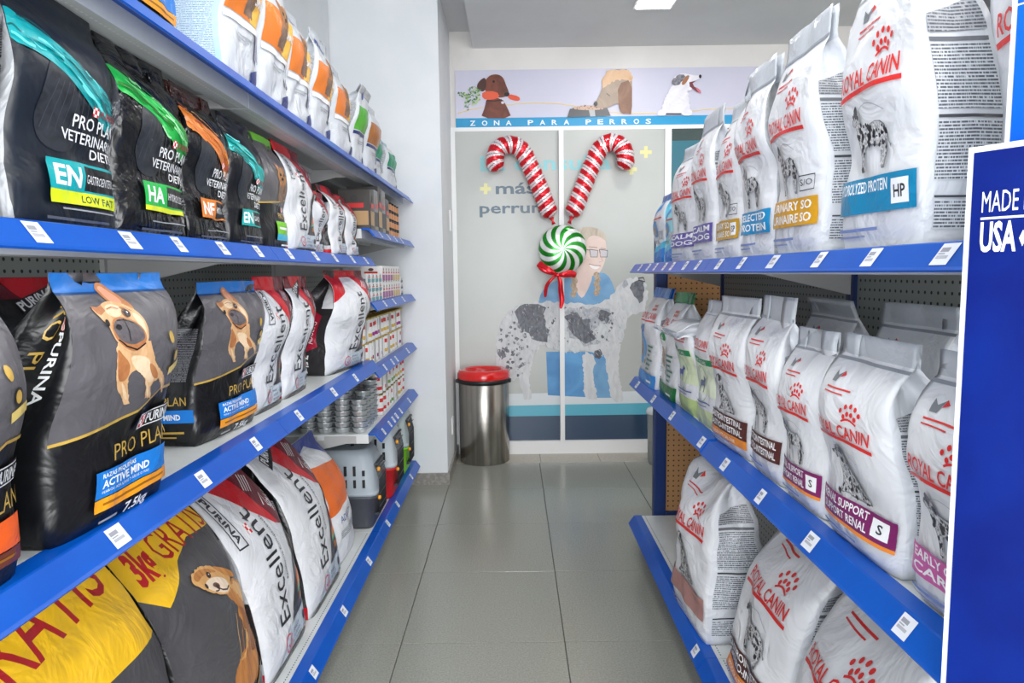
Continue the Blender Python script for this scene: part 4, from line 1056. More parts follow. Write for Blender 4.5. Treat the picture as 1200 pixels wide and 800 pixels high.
def gr_side():
    d = Design(60, 150)
    d.text('PRO PLAN', 14, 138, 11, GOLD, 70, rot=-PI/2); d.rect(34, 124, 44, 134, checker_mat()); d.text('PURINA', 35, 122, 8, INKW, 36, rot=-PI/2, bold=.02); d.frame(33, 84, 46, 124, 1, INKW)
    d.line([(54, 98), (50, 90), (54, 82), (48, 74)], 1.4, GOLD)
    d.rect(8, 6, 58, 62, YEL); d.text('3kg', 34, 58, 12, film((200, 30, 40)), 24, rot=-PI/2, bold=.04); d.text('GRATIS', 14, 58, 12, film((200, 30, 40)), 46, rot=-PI/2, bold=.03)
    return d
GRS = gr_side()
GR_A = mkstyle(gratis(dog=False), GRS, GREY, BLACK, YEL, bulge=.3); GR_B = mkstyle(gratis(), GRS, GREY, BLACK, YEL, bulge=.3)
def orange_white():
    d = Design(100, 150)
    d.poly([(0, 150), (100, 150), (100, 120), (40, 140), (0, 130)], film((40, 60, 140))); d.poly([(0, 60), (100, 70), (100, 112), (0, 120)], film((224, 106, 40)))
    d.text('ADULT', 20, 48, 8, film((40, 80, 150)), 50); d.rect(14, 30, 86, 40, FP_W); return d
ORW = mkstyle(orange_white(), None)
# --- white diet bags on the top shelf with a coloured block and a small dog
def block(col, navy=True, dog=True, word='SMALL', tx='Bi'):
    d = Design(100, 150); C1 = film(col)
    d.ell(34, 134, 12, 8, film((34, 62, 140))) if tx == 'o' else d.text(tx, 24, 126, 14, film((34, 62, 140)), 34, bold=.03)
    d.rect(4, 62, 98, 104, C1)
    if dog:
        d.rect(60, 62, 98, 104, film((246, 190, 70))); yorkie(d, 32, 66, 46)
        d.text(word, 66, 82, 7, INKW, 30, bold=.03)
    d.rect(4, 54, 98, 60, film((40, 56, 110)) if not dog else film((240, 240, 240))); d.rect(30, 44, 70, 45.4, film((150, 154, 160))); d.rect(30, 40, 60, 41.4, film((150, 154, 160)))
    if navy: d.poly([(70, 0), (100, 0), (100, 24), (70, 16)], film((26, 50, 120)))
    d.rect(76, 30, 98, 54, fineprint((190, 188, 205), (90, 90, 120), 1.5))
    return d
def block_side():
    d = Design(60, 150)
    d.rect(0, 0, 60, 150, film((176, 212, 240))); d.rect(6, 10, 54, 112, FP_B); d.line([(10, 118), (30, 132), (52, 124)], 3, film((40, 110, 200)))
    for k in range(5): d.rect(4, 120+5*k, 30, 121.6+5*k, film((40, 120, 200)))
    return d
BLS = block_side()
def wside():
    d = Design(60, 150); d.rect(6, 40, 54, 110, FP_W); d.rect(6, 12, 40, 34, FP_B); return d
WS = wside()
WHT = film((200, 204, 209), .34, .45)
BK_O = mkstyle(block((222, 122, 44), tx='y'), BLS, WHT, film((176, 212, 240)), SILVER)
BK_O2 = mkstyle(block((222, 122, 44), tx='Bi'), WS, WHT, WHT); BK_G = mkstyle(block((80, 165, 50), dog=False, tx='o'), WS, WHT, WHT, top=SILVER)
BK_B = mkstyle(block((166, 104, 50), dog=False, tx='o'), WS, WHT, WHT); BK_T = mkstyle(block((20, 140, 100), dog=False, tx='o'), WS, WHT, WHT, top=film((150, 190, 200)))
# ================================================================== bags on the shelves
ZT, Z2, Z3, ZB = 1.7815, 1.3955, 0.9435, 0.1585
ZR2, ZR3, ZRB = 1.3525, 0.8265, 0.1585
G_T = 'bags along the top left shelf'; G_2 = 'bags on the upper left shelf'; G_3 = 'bags on the middle left shelf'; G_B = 'sacks on the bottom left shelf'
G_R2 = 'white bags on the upper right shelf'; G_R3 = 'white bags on the middle right shelf'; G_RB = 'sacks on the bottom right shelf'
# left, top shelf (x front -0.66)
xt = -0.645
bag('L', ZT, 1.17, 1.405, xt-.01, .36, .11, 'black food bag with a blue band at the near end of the top left shelf', PP_B, G_T, seed=1)
bag('L', ZT, 1.60, 1.80, xt, .36, .14, 'white bag with orange dog block and pale blue fine-print side on top left shelf', BK_O, G_T, seed=2, belly=.0)
bag('L', ZT, 1.82, 2.04, xt, .355, .12, 'white bag with orange dog block, second of the row on the top left shelf', BK_O2, G_T, seed=3)
bag('L', ZT, 2.06, 2.27, xt, .345, .12, 'white bag with orange dog block, third of the row on the top left shelf', BK_O2, G_T, seed=4, lean=.03)
bag('L', ZT, 2.29, 2.50, xt, .34, .12, 'white bag with orange dog block, fourth of the row on the top left shelf', BK_O2, G_T, seed=5)
bag('L', ZT, 2.60, 2.82, xt, .34, .14, 'white bag with orange dog block, last orange one before the green bag', BK_O2, G_T, seed=6, lean=.04)
bag('L', ZT, 2.86, 3.06, xt, .33, .13, 'white bag with a bright green block and a crumpled silver top', BK_G, G_T, seed=7, flop=-.5, tf=.72)
bag('L', ZT, 3.10, 3.34, xt, .31, .13, 'white bag with a brown block near the far end of the top left shelf', BK_B, G_T, seed=8)
bag('L', ZT, 3.42, 3.62, xt-.03, .29, .13, 'pale silver bag with a blue top between the brown and dark green blocks', BK_T, G_T, seed=9, lean=.03)
bag('L', ZT, 3.66, 3.92, xt, .26, .14, 'white bag with a dark green block at the far end of the top left shelf', BK_T, G_T, seed=10, lean=.05)
# left, second shelf
x2 = -0.662
bag('L', Z2, .69, .925, x2-.02, .335, .13, 'dark bag cut by the left picture edge on the upper shelf', DIET_E2, G_2, seed=11)
bag('L', Z2, .93, 1.165, x2, .338, .12, 'dark blue bag with a teal swirl, teal label reading EN and yellow low fat bar', DIET_EN, G_2, seed=12, lean=.02)
bag('L', Z2, 1.175, 1.415, x2, .335, .15, 'shiny black bag with a green swirl and green label reading HA', DIET_HA, G_2, seed=13, lean=.03, cr=.006)
bag('L', Z2, 1.42, 1.62, x2, .325, .12, 'black bag with a copper swirl and orange label reading NF', DIET_NF, G_2, seed=14, lean=.03, cr=.006)
bag('L', Z2, 1.625, 1.83, x2, .31, .12, 'black bag with a teal label reading EN and no yellow bar', DIET_E2, G_2, seed=15, lean=.02)
bag('L', Z2, 1.84, 2.05, x2, .315, .12, 'dark grey bag with a small dog and bright green label, black diet bag before it', PPG, G_2, seed=16, lean=.04)
bag('L', Z2, 2.06, 2.34, x2, .33, .13, 'tall white and red bag with vertical lettering on the upper left shelf', EX0, G_2, seed=17, lean=.05, belly=.0, bulge=.18, side=SILVER)
bag('L', Z2, 2.36, 2.53, x2-.03, .22, .10, 'small white and grey bag half hidden behind the tall white and red one', EX1, G_2, seed=18)
bag('L', Z2, 2.56, 2.77, x2-.0, .265, .14, 'small red and white bag with a silver gusset, nearer of the last two', EX0, G_2, seed=19, lean=.06, side=SILVER)
bag('L', Z2, 2.79, 2.985, x2-.0, .255, .12, 'small red and white bag at the far end of the upper left shelf unit', EX1, G_2, seed=20, lean=.06)
# left, third shelf
bag('L', Z3, .62, .845, -.628, .37, .15, 'black bag with orange and brown label cut by the left picture edge', PP_O, G_3, seed=21)
bag('L', Z3, .912, 1.20, -.628, .385, .17, 'big grey and black bag with french bulldog and blue label, middle left shelf', PP, G_3, seed=22, lean=0, fwd=1.1, seal=.05, cr=.004, yaw=-2)
bag('L', Z3, 1.49, 1.79, -.69, .365, .15, 'smaller grey and black bulldog bag behind the big one', PP_B, G_3, seed=23, lean=0, fwd=1.1, seal=.06, yaw=-4)
bag('L', Z3, 1.12, 1.46, -.88, .38, .12, 'black bag with a red top at the back of the middle left shelf', EX1, G_3, seed=24, front=BLACK, side=BLACK)
bag('L', Z3, 1.81, 2.045, -.70, .375, .15, 'white bag with red shoulder next to the smaller bulldog bag', EX0, G_3, seed=25, lean=0, fwd=1.1, side=BLACK)
bag('L', Z3, 2.055, 2.29, -.70, .375, .15, 'white bag with red shoulder standing beside the 7.5 kg bag', EX1, G_3, seed=26, lean=0, fwd=1.1, side=BLACK)
bag('L', Z3, 2.33, 2.52, -.88, .35, .12, 'red and white bag set back, peeping out behind the others', EX0, G_3, seed=27)
bag('L', Z3, 2.55, 2.93, -.665, .395, .20, 'bulky red, white and black 7.5 kg bag ending the middle left shelf', EX2, G_3, seed=28, yaw=-9, cr=.007, seal=.06, bulge=.34)
# left, bottom shelf
bag('L', ZB, .90, 1.375, -.70, .66, .22, 'large grey sack with yellow top reading gratis at lower left corner', GR_A, G_B, seed=29, lean=.10, fwd=0.1, cat='pet food sack')
bag('L', ZB, 1.405, 1.80, -.70, .62, .20, 'large grey sack with a golden dog and yellow 3kg gratis band', GR_B, G_B, seed=30, lean=.13, fwd=0.1, cat='pet food sack', cr=.006)
bag('L', ZB, 1.81, 2.18, -.695, .60, .20, 'large white sack with big lettering and maroon corner, nearer of two', EX0, G_B, seed=31, lean=.14, fwd=0.1, cat='pet food sack')
bag('L', ZB, 2.20, 2.60, -.69, .60, .20, 'large white sack with big lettering and red shoulder, farther of two', EX1, G_B, seed=32, lean=.14, fwd=0.1, cat='pet food sack', side=BLACK)
bag('L', ZB, 2.62, 2.90, -.70, .50, .18, 'white sack with orange panel and blue top beside the grey carrier', ORW, G_B, seed=33, lean=.10, fwd=0.1, cat='pet food sack')
# right, upper shelf
xr = 0.612
bag('R', ZR2, .76, 1.03, xr+.10, .52, .16, 'white bag mostly hidden behind the blue sign on the upper right shelf', RC_HP, G_R2, seed=40)
bag('R', ZR2, 1.065, 1.305, xr+.006, .50, .15, 'white bag with turquoise band reading HP on the upper right shelf', RC_HP, G_R2, seed=41, lean=.03, seal=.07, cr=.006, yaw=2)
bag('R', ZR2, 1.385, 1.625, xr, .485, .15, 'white bag with yellow band and grey top beside the HP bag', RC_SO, G_R2, seed=42, lean=.02, seal=.12)
bag('R', ZR2, 1.635, 1.865, xr, .47, .13, 'wrinkled white bag with a bright blue band between the two yellow-banded bags', RC_BLUE, G_R2, seed=43, lean=.01, seal=.12, cr=.008)
bag('R', ZR2, 1.875, 2.10, xr, .45, .13, 'white bag with yellow band marked SP', RC_SOSP, G_R2, seed=44, lean=.05, seal=.1)
bag('R', ZR2, 2.11, 2.35, xr, .47, .13, 'tall white bag with violet band marked by its crumpled grey top', RC_PURP, G_R2, seed=45, lean=.03, seal=.12)
bag('R', ZR2, 2.36, 2.64, xr, .42, .13, 'white bag with violet band next to the little blue bags', RC_PURP, G_R2, seed=46, lean=.05, seal=.1, yaw=6)
bag('R', ZR2, 2.66, 2.83, xr+.01, .26, .10, 'small turquoise bag at the far end of the upper right shelf', SMALL_TEAL, G_R2, seed=47, lean=.04)
bag('R', ZR2, 2.85, 3.06, xr+.01, .29, .10, 'small blue and white bag, last on the upper right shelf', SMALL_BLUE, G_R2, seed=48, lean=.04)
# right, third shelf
x3 = 0.600
bag('R', ZR3, .775, 1.005, x3, .375, .17, 'white bag with pink band next to the blue sign', RC_CARD, G_R3, seed=50, lean=.02)
bag('R', ZR3, 1.035, 1.29, x3-.005, .375, .18, 'white bag with purple band marked S and a tall dog, nearer of two', RC_RENAL2, G_R3, seed=51, lean=.02, seal=.1, cr=.005)
bag('R', ZR3, 1.30, 1.50, x3, .370, .15, 'white bag with purple band marked S, farther of two', RC_RENAL, G_R3, seed=52, lean=.02, seal=.1)
bag('R', ZR3, 1.505, 1.715, x3, .43, .15, 'tall white bag with dark brown band and standing dog', RC_GASTRO2, G_R3, seed=53, lean=.02, seal=.12)
bag('R', ZR3, 1.72, 2.00, x3-.01, .42, .16, 'tall white bag with brown band over an orange strip', RC_GASTRO, G_R3, seed=54, lean=.02, seal=.1, yaw=4)
bag('R', ZR3, 2.02, 2.23, x3+.0, .40, .13, 'pale green and white bag next to the brown and orange banded one', RC_LG2, G_R3, seed=55, lean=.03)
bag('R', ZR3, 2.24, 2.47, x3+.0, .41, .15, 'pale green and white bag whose wide top folds over towards the aisle', RC_LG, G_R3, seed=56, lean=.03, flop=-1.25, tf=.66, seal=.10, fwd=1.1)
bag('R', ZR3, 2.49, 2.76, x3-.01, .41, .14, 'white bag with dark green foot and green top', RC_GR, G_R3, seed=57, lean=.07, cr=.006)
bag('R', ZR3, 2.78, 3.12, x3-.03, .42, .14, 'white bag with bright blue foot, last on the middle right shelf', RC_BL, G_R3, seed=58, lean=.08, cr=.006)
DIM = mkstyle(rc((122, 30, 96), (), None, None, None, 3), RCS)
bag('R', ZR3, 1.22, 1.50, .80, .42, .13, 'white bag standing in the back row in front of the pegboard, nearer one', DIM, G_R3, seed=59, seal=.1)
bag('R', ZR3, 1.58, 1.84, .80, .42, .13, 'white bag standing in the back row behind the brown banded bags', DIM, G_R3, seed=60, seal=.1, flop=-.3)
# right, bottom shelf
bag('R', ZRB, 2.02, 2.36, .565, .60, .19, 'slumped white sack with folded top at far end of bottom right shelf', RC_PINK, G_RB, seed=61, yaw=3, cr=.012, cat='pet food sack', lean=.05, fwd=.4, flop=.9, tf=.8, slump=.04)
bag('R', ZRB, 1.50, 1.86, .60, .56, .22, 'white sack with brown and orange band on the bottom right shelf', RC_GASTRO2, G_RB, seed=62, lean=.14, fwd=0.1, cat='pet food sack', stripe=None) if False else \
bag('R', ZRB, 1.53, 1.90, .60, .56, .22, 'white sack with brown and orange band on the bottom right shelf', mkstyle(rc((78, 38, 34), ('GASTROINTESTINAL', 'GASTRO-INTESTINAL'), None, ((222, 132, 40), 5), 'stand', 15), RCS), G_RB, seed=62, lean=.16, fwd=0.1, cat='pet food sack', cr=.008)
bag('R', ZRB, 1.14, 1.50, .59, .56, .24, 'white sack with large red lettering and paw-like crown in front at bottom right', RC_HP, G_RB, seed=63, lean=.16, fwd=0.1, cat='pet food sack', cr=.008)
bag('R', ZRB, .80, 1.11, .68, .50, .2, 'white sack lying back in the bottom right corner beside the blue sign', RC_SO, G_RB, seed=64, lean=.18, fwd=0.1, cat='pet food sack', cr=.01)

# ================================================================== tins, trays and boxes on the far left unit
TINW = flat((226, 226, 224), .35); TGOLD = flat((196, 166, 92), .28, .7); STEEL = flat((206, 210, 212), .34, .7)
def tin_mesh(r, h, band, band2, n=14):
    m = MB()
    prof = [(r*.96, 0), (r, .004), (r, h*.18), (r, h*.34), (r, h*.62), (r, h*.80), (r, h-.007), (r*.96, h)]
    rings = [[(a*math.cos(2*PI*j/n), a*math.sin(2*PI*j/n), z) for j in range(n)] for a, z in prof]
    for i in range(len(rings)-1):
        for j in range(n):
            k = (j+1) % n; b = len(m.v)
            mi = 4 if j % 7 in (4, 5) else 0
            if i == 2 and j % 7 in (0, 1, 2, 3): mi = 1
            if i == 4 and j % 7 in (1, 2): mi = 2
            if i == 6: mi = 3
            m.add([rings[i][j], rings[i][k], rings[i+1][k], rings[i+1][j]], [(0, 1, 2, 3)], mi, True)
    m.add(rings[0], [tuple(reversed(range(n)))], 0)
    return m.mesh('tin_body', [TINW, band, band2, TGOLD, flat((176, 176, 172), .35)])
def lid_mesh(r, h, mat):
    m = MB(); m.lathe([(r*.99, h-.002), (r*1.0, h+.0015), (r*.94, h+.0015), (r*.92, h-.0005), (.0005, h-.0005)], n=14, cap0=False, cap1=False); return m.mesh('lid', mat)
PURP = flat((150, 40, 130), .35); ORG = flat((214, 130, 50), .35); TEALP = flat((60, 150, 160), .35); GRN = flat((110, 150, 70), .35); REDP = flat((206, 50, 50), .35); GOLDP = flat((206, 170, 80), .35)
def tins(z, x0, dx, nx, ylist, r, h, stack, bands, label, group, name='food_tin', cat='tin', lidm=TGOLD):
    lm = lid_mesh(r, h, lidm); bm = [tin_mesh(r, h, b, REDP) for b in bands]
    rd = random.Random(int(z*100))
    for yi, y in enumerate(ylist):
        for i in range(nx):
            for s in range(stack if not callable(stack) else stack(yi, i)):
                e = empty(name, (x0-dx*i+rd.uniform(-.002, .002), y+rd.uniform(-.002, .002), z+.0006+s*(h+.0025)), rd.uniform(0, 6))
                tag(e, label(yi, i, s) if callable(label) else label, cat, group)
                link('tin_body', bm[(yi//3+i) % len(bm)], e); link('lid', lm, e)
ORD = ['first', 'second', 'third', 'fourth', 'fifth', 'sixth', 'seventh', 'eighth', 'ninth', 'tenth', 'eleventh', 'twelfth', 'thirteenth', 'fourteenth', 'fifteenth']
z4 = .572+.038; z5 = .862+.038; z6 = 1.161+.038; z7 = 1.483+.038
ys = [3.06+.0745*i for i in range(15)]
tins(z5, -.70, .078, 4, ys, .0318, .108, 2, [GOLDP, PURP, GOLDP], lambda y, i, t: 'white tin with gold lid, %s of the %s pair from the near end, %s line' % (('lower', 'upper')[t], ORD[y], ('aisle', 'second', 'third', 'wall')[i]), 'tall white tins, two high, on the third shelf up')
tins(z4, -.70, .078, 3, ys[5:], .0318, .108, 2, [REDP, GRN, GOLDP], lambda y, i, t: 'white tin with dark lid, %s of the %s pair behind the foil trays, %s line' % (('lower', 'upper')[t], ORD[y], ('aisle', 'second', 'third', 'wall')[i]), 'tall white tins behind the foil trays', lidm=flat((90, 80, 60), .3, .7))
# foil trays
def tray_meshes():
    m = MB(); n = 28
    prof = [(.027, 0), (.0285, .001), (.034, .020), (.0375, .0215), (.0375, .0235)]
    rings = [[((a*(1+(.03 if (j % 2 and 0 < i < 3) else 0)))*math.cos(2*PI*j/n), (a*(1+(.03 if (j % 2 and 0 < i < 3) else 0)))*math.sin(2*PI*j/n), z) for j in range(n)] for i, (a, z) in enumerate(prof)]
    m.loft(rings, True, False, True, 0, False)
    l = MB(); l.lathe([(.0375, .0235), (.036, .0245), (.0005, .0245)], n=20, cap0=False, cap1=False)
    return m.mesh('tray_body', STEEL), l.mesh('lid', flat((150, 160, 164), .25, .6))
ORD = ['first', 'second', 'third', 'fourth', 'fifth', 'sixth', 'seventh', 'eighth', 'ninth', 'tenth', 'eleventh', 'twelfth', 'thirteenth', 'fourteenth', 'fifteenth']
tb_, tl_ = tray_meshes(); rd = random.Random(5)
for r_, y in enumerate((3.055, 3.135, 3.215, 3.295)):
    for c in range(4):
        x = -.705-.079*c
        for s in range((6, 7, 6, 5)[c] if r_ == 0 else (7 if (c+r_) % 3 else 8)):
            e = empty('foil_tray', (x+rd.uniform(-.002, .002), y+rd.uniform(-.002, .002), z4+.0006+s*.0256), rd.uniform(0, 6))
            tag(e, 'round foil tray, %s up in the %s stack from the aisle, %s row' % (ORD[s], ORD[c], ('front', 'second', 'third', 'rear')[r_]), 'foil tray', 'stacked foil trays'); link('tray_body', tb_, e); link('lid', tl_, e)
# boxed pouches and small packs
def pack(z, x, y, sx, sy, h, cols, label, group, name='pouch_box', cat='box'):
    e = empty(name, (x, y, z+.0006)); tag(e, label, cat, group)
    m = MB(); m.loft([rrect(0, 0, sx/2, sy/2, .002, 0, 1), rrect(0, 0, sx/2, sy/2, .002, h, 1)], smooth=False); m.build('carton', cols[0], e)
    d = Design(100, 100); d.rect(6, 10, 94, 46, cols[1]); d.rect(20, 54, 80, 66, REDP); d.ell(50, 78, 12, 9, cols[2]); d.rect(10, 4, 60, 8, cols[2])
    def fn(face):
        def f(u, v, ee):
            if face == 0: return (sx/2+ee, -sy/2+u*sy, v*h)
            return (-sx/2+u*sx, -sy/2-ee, v*h)
        return f
    d.mapped('front_print', 1, 1, fn(0), e); d.mapped('side_print', 1, 1, fn(1), e)
    return e
WB = flat((228, 226, 224), .4)
for k in range(4):
    for j in range(3): pack(z6+.0425*j, -.70, 3.05+.085*k, .12, .078, .042, (WB, TEALP, flat((60, 70, 110), .4)), 'small white carton with teal print, %s up in the %s pile past the red bag' % (ORD[j], ORD[k]), 'white and teal cartons')
bnd = [PURP, PURP, GOLDP, GOLDP]
for k in range(7):
    for j in range(2): pack(z6+.083*j, -.70, 3.42+.074*k, .11, .07, .082, (WB, bnd[(k//2) % 4], flat((90, 60, 50), .4)), 'white pouch box with %s base, %s box of the %s pair from the near end' % (('purple', 'ochre')[bnd[(k//2) % 4] is GOLDP], ('lower', 'upper')[j], ORD[k]), 'white pouch boxes two high')
for j in range(3): pack(z6+.036*j, -.70, 4.03, .09, .08, .035, (WB, flat((60, 80, 90), .4), TEALP), 'tiny white pack next to the wall, %s up in the short stack' % ORD[j], 'short stack by the wall')
KR = flat((52, 50, 50), .4); TANB = flat((176, 142, 100), .4)
for k in range(5):
    pack(z7, -.69, 3.07+.092*k, .14, .088, (.17, .18, .205, .20, .17)[k], ((flat((66, 62, 60), .35), TANB, KR) if k % 2 == 0 else (flat((112, 118, 122), .3), KR, TANB)),
         ('dark food carton with tan print, nearest on the fourth shelf', 'dark and silver food carton, second on the fourth shelf', 'tall dark food carton with tan print, middle of the fourth shelf', 'tall dark food carton with silver back', 'dark food carton with tan print next to the orange and black tins')[k], 'dark food cartons on the fourth shelf', 'food_carton', 'carton')
def otin():
    m = MB(); n = 14; r = .036; h = .044
    for i, (za, zb, mi) in enumerate(((0, .006, 1), (.006, .036, 0), (.036, .044, 1))):
        m.loft([[(r*math.cos(2*PI*j/n), r*math.sin(2*PI*j/n), za) for j in range(n)], [(r*math.cos(2*PI*j/n), r*math.sin(2*PI*j/n), zb) for j in range(n)]], i == 0, i == 2, True, mi)
    return m.mesh('tin_body', [flat((200, 140, 96), .35), flat((36, 36, 38), .35)])
om = otin(); ol = lid_mesh(.036, .044, flat((60, 58, 56), .3, .6))
for k in range(6):
    for i in range(2):
        for s in range(4):
            e = empty('small_tin', (-.69-.078*i, 3.60+.077*k, z7+.0006+.047*s), k+i+s); tag(e, 'small orange and black tin, %s up in the %s stack from the cartons, %s line' % (ORD[s], ORD[k], ('aisle', 'second', 'third', 'wall')[i]), 'tin', 'orange and black tins'); link('tin_body', om, e); link('lid', ol, e)

# ================================================================== pet carriers
def carrier(x, y, z, LX, LY, H, base_rgb, top_rgb, label, latch=(236, 160, 40)):
    """door end faces the aisle (+x), long vented side faces -y"""
    e = empty('pet_carrier', (x, y, z+.001)); tag(e, label, 'pet carrier', 'pet carriers on the bottom shelf')
    bm_, tm_ = flat(base_rgb, .45), flat(top_rgb, .45); DK = flat((24, 25, 28), .6)
    hx, hy = LX/2, LY/2; hb = H*.42
    m = MB(); m.loft([rrect(0, 0, hx*.86, hy*.84, .03, 0), rrect(0, 0, hx*.90, hy*.90, .04, H*.04), rrect(0, 0, hx*.96, hy*.97, .04, hb*.9), rrect(0, 0, hx, hy, .04, hb*.92), rrect(0, 0, hx, hy, .04, hb)]); m.build('base_tray', bm_, e)
    m = MB(); m.loft([rrect(0, 0, hx*1.01, hy*1.01, .04, hb+.001), rrect(0, 0, hx*1.01, hy*1.01, .04, hb+.018), rrect(0, 0, hx*.95, hy*.95, .04, hb+.02), rrect(0, 0, hx*.92, hy*.92, .05, H*.80), rrect(0, 0, hx*.86, hy*.82, .06, H*.92), rrect(0, 0, hx*.78, hy*.68, .05, H*.975), rrect(0, 0, hx*.70, hy*.58, .05, H*.98)]); m.build('top_shell', tm_, e)
    # vent slots on the near long side
    for row, (z0, z1, n) in enumerate(((H*.53, H*.63, 8), (H*.68, H*.80, 8))):
        for i in range(n):
            xx = -hx*.72+i*hx*1.44/(n-1); sh = (.02 if row and i in (0, n-1) else 0)
            yy0 = -hy*.95+(z0/H-.5)*hy*.06; m = MB(); m.box(xx-.006, xx+.006, -hy*.965, -hy*.90, z0, z1-sh); m.build('vent_slot', DK, e)
    m = MB(); m.box(-hx*.35, hx*.25, -hy*1.03, -hy*.95, hb*.35, hb*1.12); bevel(m.build('side_clasp', bm_, e), .006)
    m = MB(); m.box(-hx*.18, hx*.08, -hy*1.045, -hy*1.03, hb*.93, hb*1.0); m.build('clasp_mark', flat(latch, .4), e)
    # carrying handle
    m = MB(); m.tube([(-.07, 0, H*.975), (-.065, 0, H*1.03), (-.04, 0, H*1.06), (.04, 0, H*1.06), (.065, 0, H*1.03), (.07, 0, H*.975)], .009, 8); m.build('handle', DK, e)
    # door grille on the aisle end
    d = MB(); d.box(hx*.93, hx*1.0, -hy*.62, hy*.62, hb*.35, hb*.42); d.box(hx*.93, hx*1.0, -hy*.62, hy*.62, H*.78, H*.80)
    for i in range(9):
        yy = -hy*.6+i*hy*1.2/8; d.tube([(hx*1.02, yy, hb*.38), (hx*1.03, yy, H*.6), (hx*.95, yy, H*.79)], .0022, 5)
    for i in range(4): zz = hb*.6+i*(H*.72-hb*.6)/3; d.tube([(hx*1.03, -hy*.6, zz), (hx*1.03, hy*.6, zz)], .0022, 5)
    d.build('door_grille', flat((70, 72, 76), .35, .5), e)
    for zz in (hb*.9, H*.74):
        m = MB(); m.lathe([(.001, 0), (.010, .001), (.010, .010), (.006, .014), (.001, .014)], n=10); o = m.build('door_knob', flat(latch, .4), e, (hx*1.0, -hy*.66, zz), (0, PI/2, 0))
    return e
carrier(-.835, 3.15, ZB, .40, .26, .37, (70, 72, 80), (158, 168, 176), 'pet carrier with charcoal base and grey top, nearest on the bottom shelf')
carrier(-.82, 3.58, ZB, .40, .30, .40, (206, 30, 34), (186, 196, 202), 'pet carrier with bright red base and pale grey top, between the charcoal and green ones')
carrier(-.82, 3.98, ZB, .40, .28, .40, (130, 214, 30), (170, 184, 186), 'pet carrier with lime green base and grey top, farthest by the wall')

# ================================================================== waste bin
e = empty('waste_bin', (-.215, 4.765, 0)); tag(e, 'round brushed steel waste bin with a glossy red ring lid', 'bin')
BST = noisy('brushed_steel', (176, 172, 166), (150, 147, 142), 30, .27, 0.05, 3, metal=1.0, stretch=(1, 1, .02))
m = MB(); m.lathe([(.172, 0), (.176, .004), (.176, .575), (.172, .58), (.168, .58), (.168, .02), (.001, .02)], n=48, cap0=True, cap1=False); m.build('bin_body', BST, e)
m = MB(); m.lathe([(.179, .56), (.186, .563), (.188, .58), (.184, .592), (.176, .595)], n=48, cap0=False, cap1=False); m.build('rim', flat((20, 20, 22), .4), e)
m = MB(); m.lathe([(.181, .585), (.186, .60), (.184, .628), (.172, .648), (.150, .655), (.132, .648), (.122, .630), (.116, .60)], n=48, cap0=False, cap1=False); m.build('lid_ring', flat((214, 22, 22), .18, 0, .6), e)
for a in (PI*1.08, PI*1.92):
    m = MB(); m.box(-.012, .012, -.012, .012, -.012, .014); bevel(m.build('rim_clip', flat((20, 20, 22), .4), e, (.186*math.cos(a), .186*math.sin(a), .575), (0, 0, a)), .003)
# clear plastic cup dispenser glimpsed past the end panel
e = empty('clear_bin', (.995, 4.62, 0)); tag(e, 'tall clear plastic container glimpsed on the floor behind the navy end post', 'container')
CL = clear('clear_plastic', (200, 206, 206), .55, .12)
m = MB(); m.lathe([(.07, 0), (.075, .01), (.085, .34), (.092, .35), (.092, .36), (.082, .36), (.078, .02), (.001, .02)], n=24, cap0=True, cap1=False); m.build('container_body', CL, e)
m = MB(); m.lathe([(.094, .352), (.094, .362), (.08, .385), (.03, .40), (.001, .402)], n=24, cap0=False, cap1=False); m.build('lid', flat((206, 210, 212), .2), e)

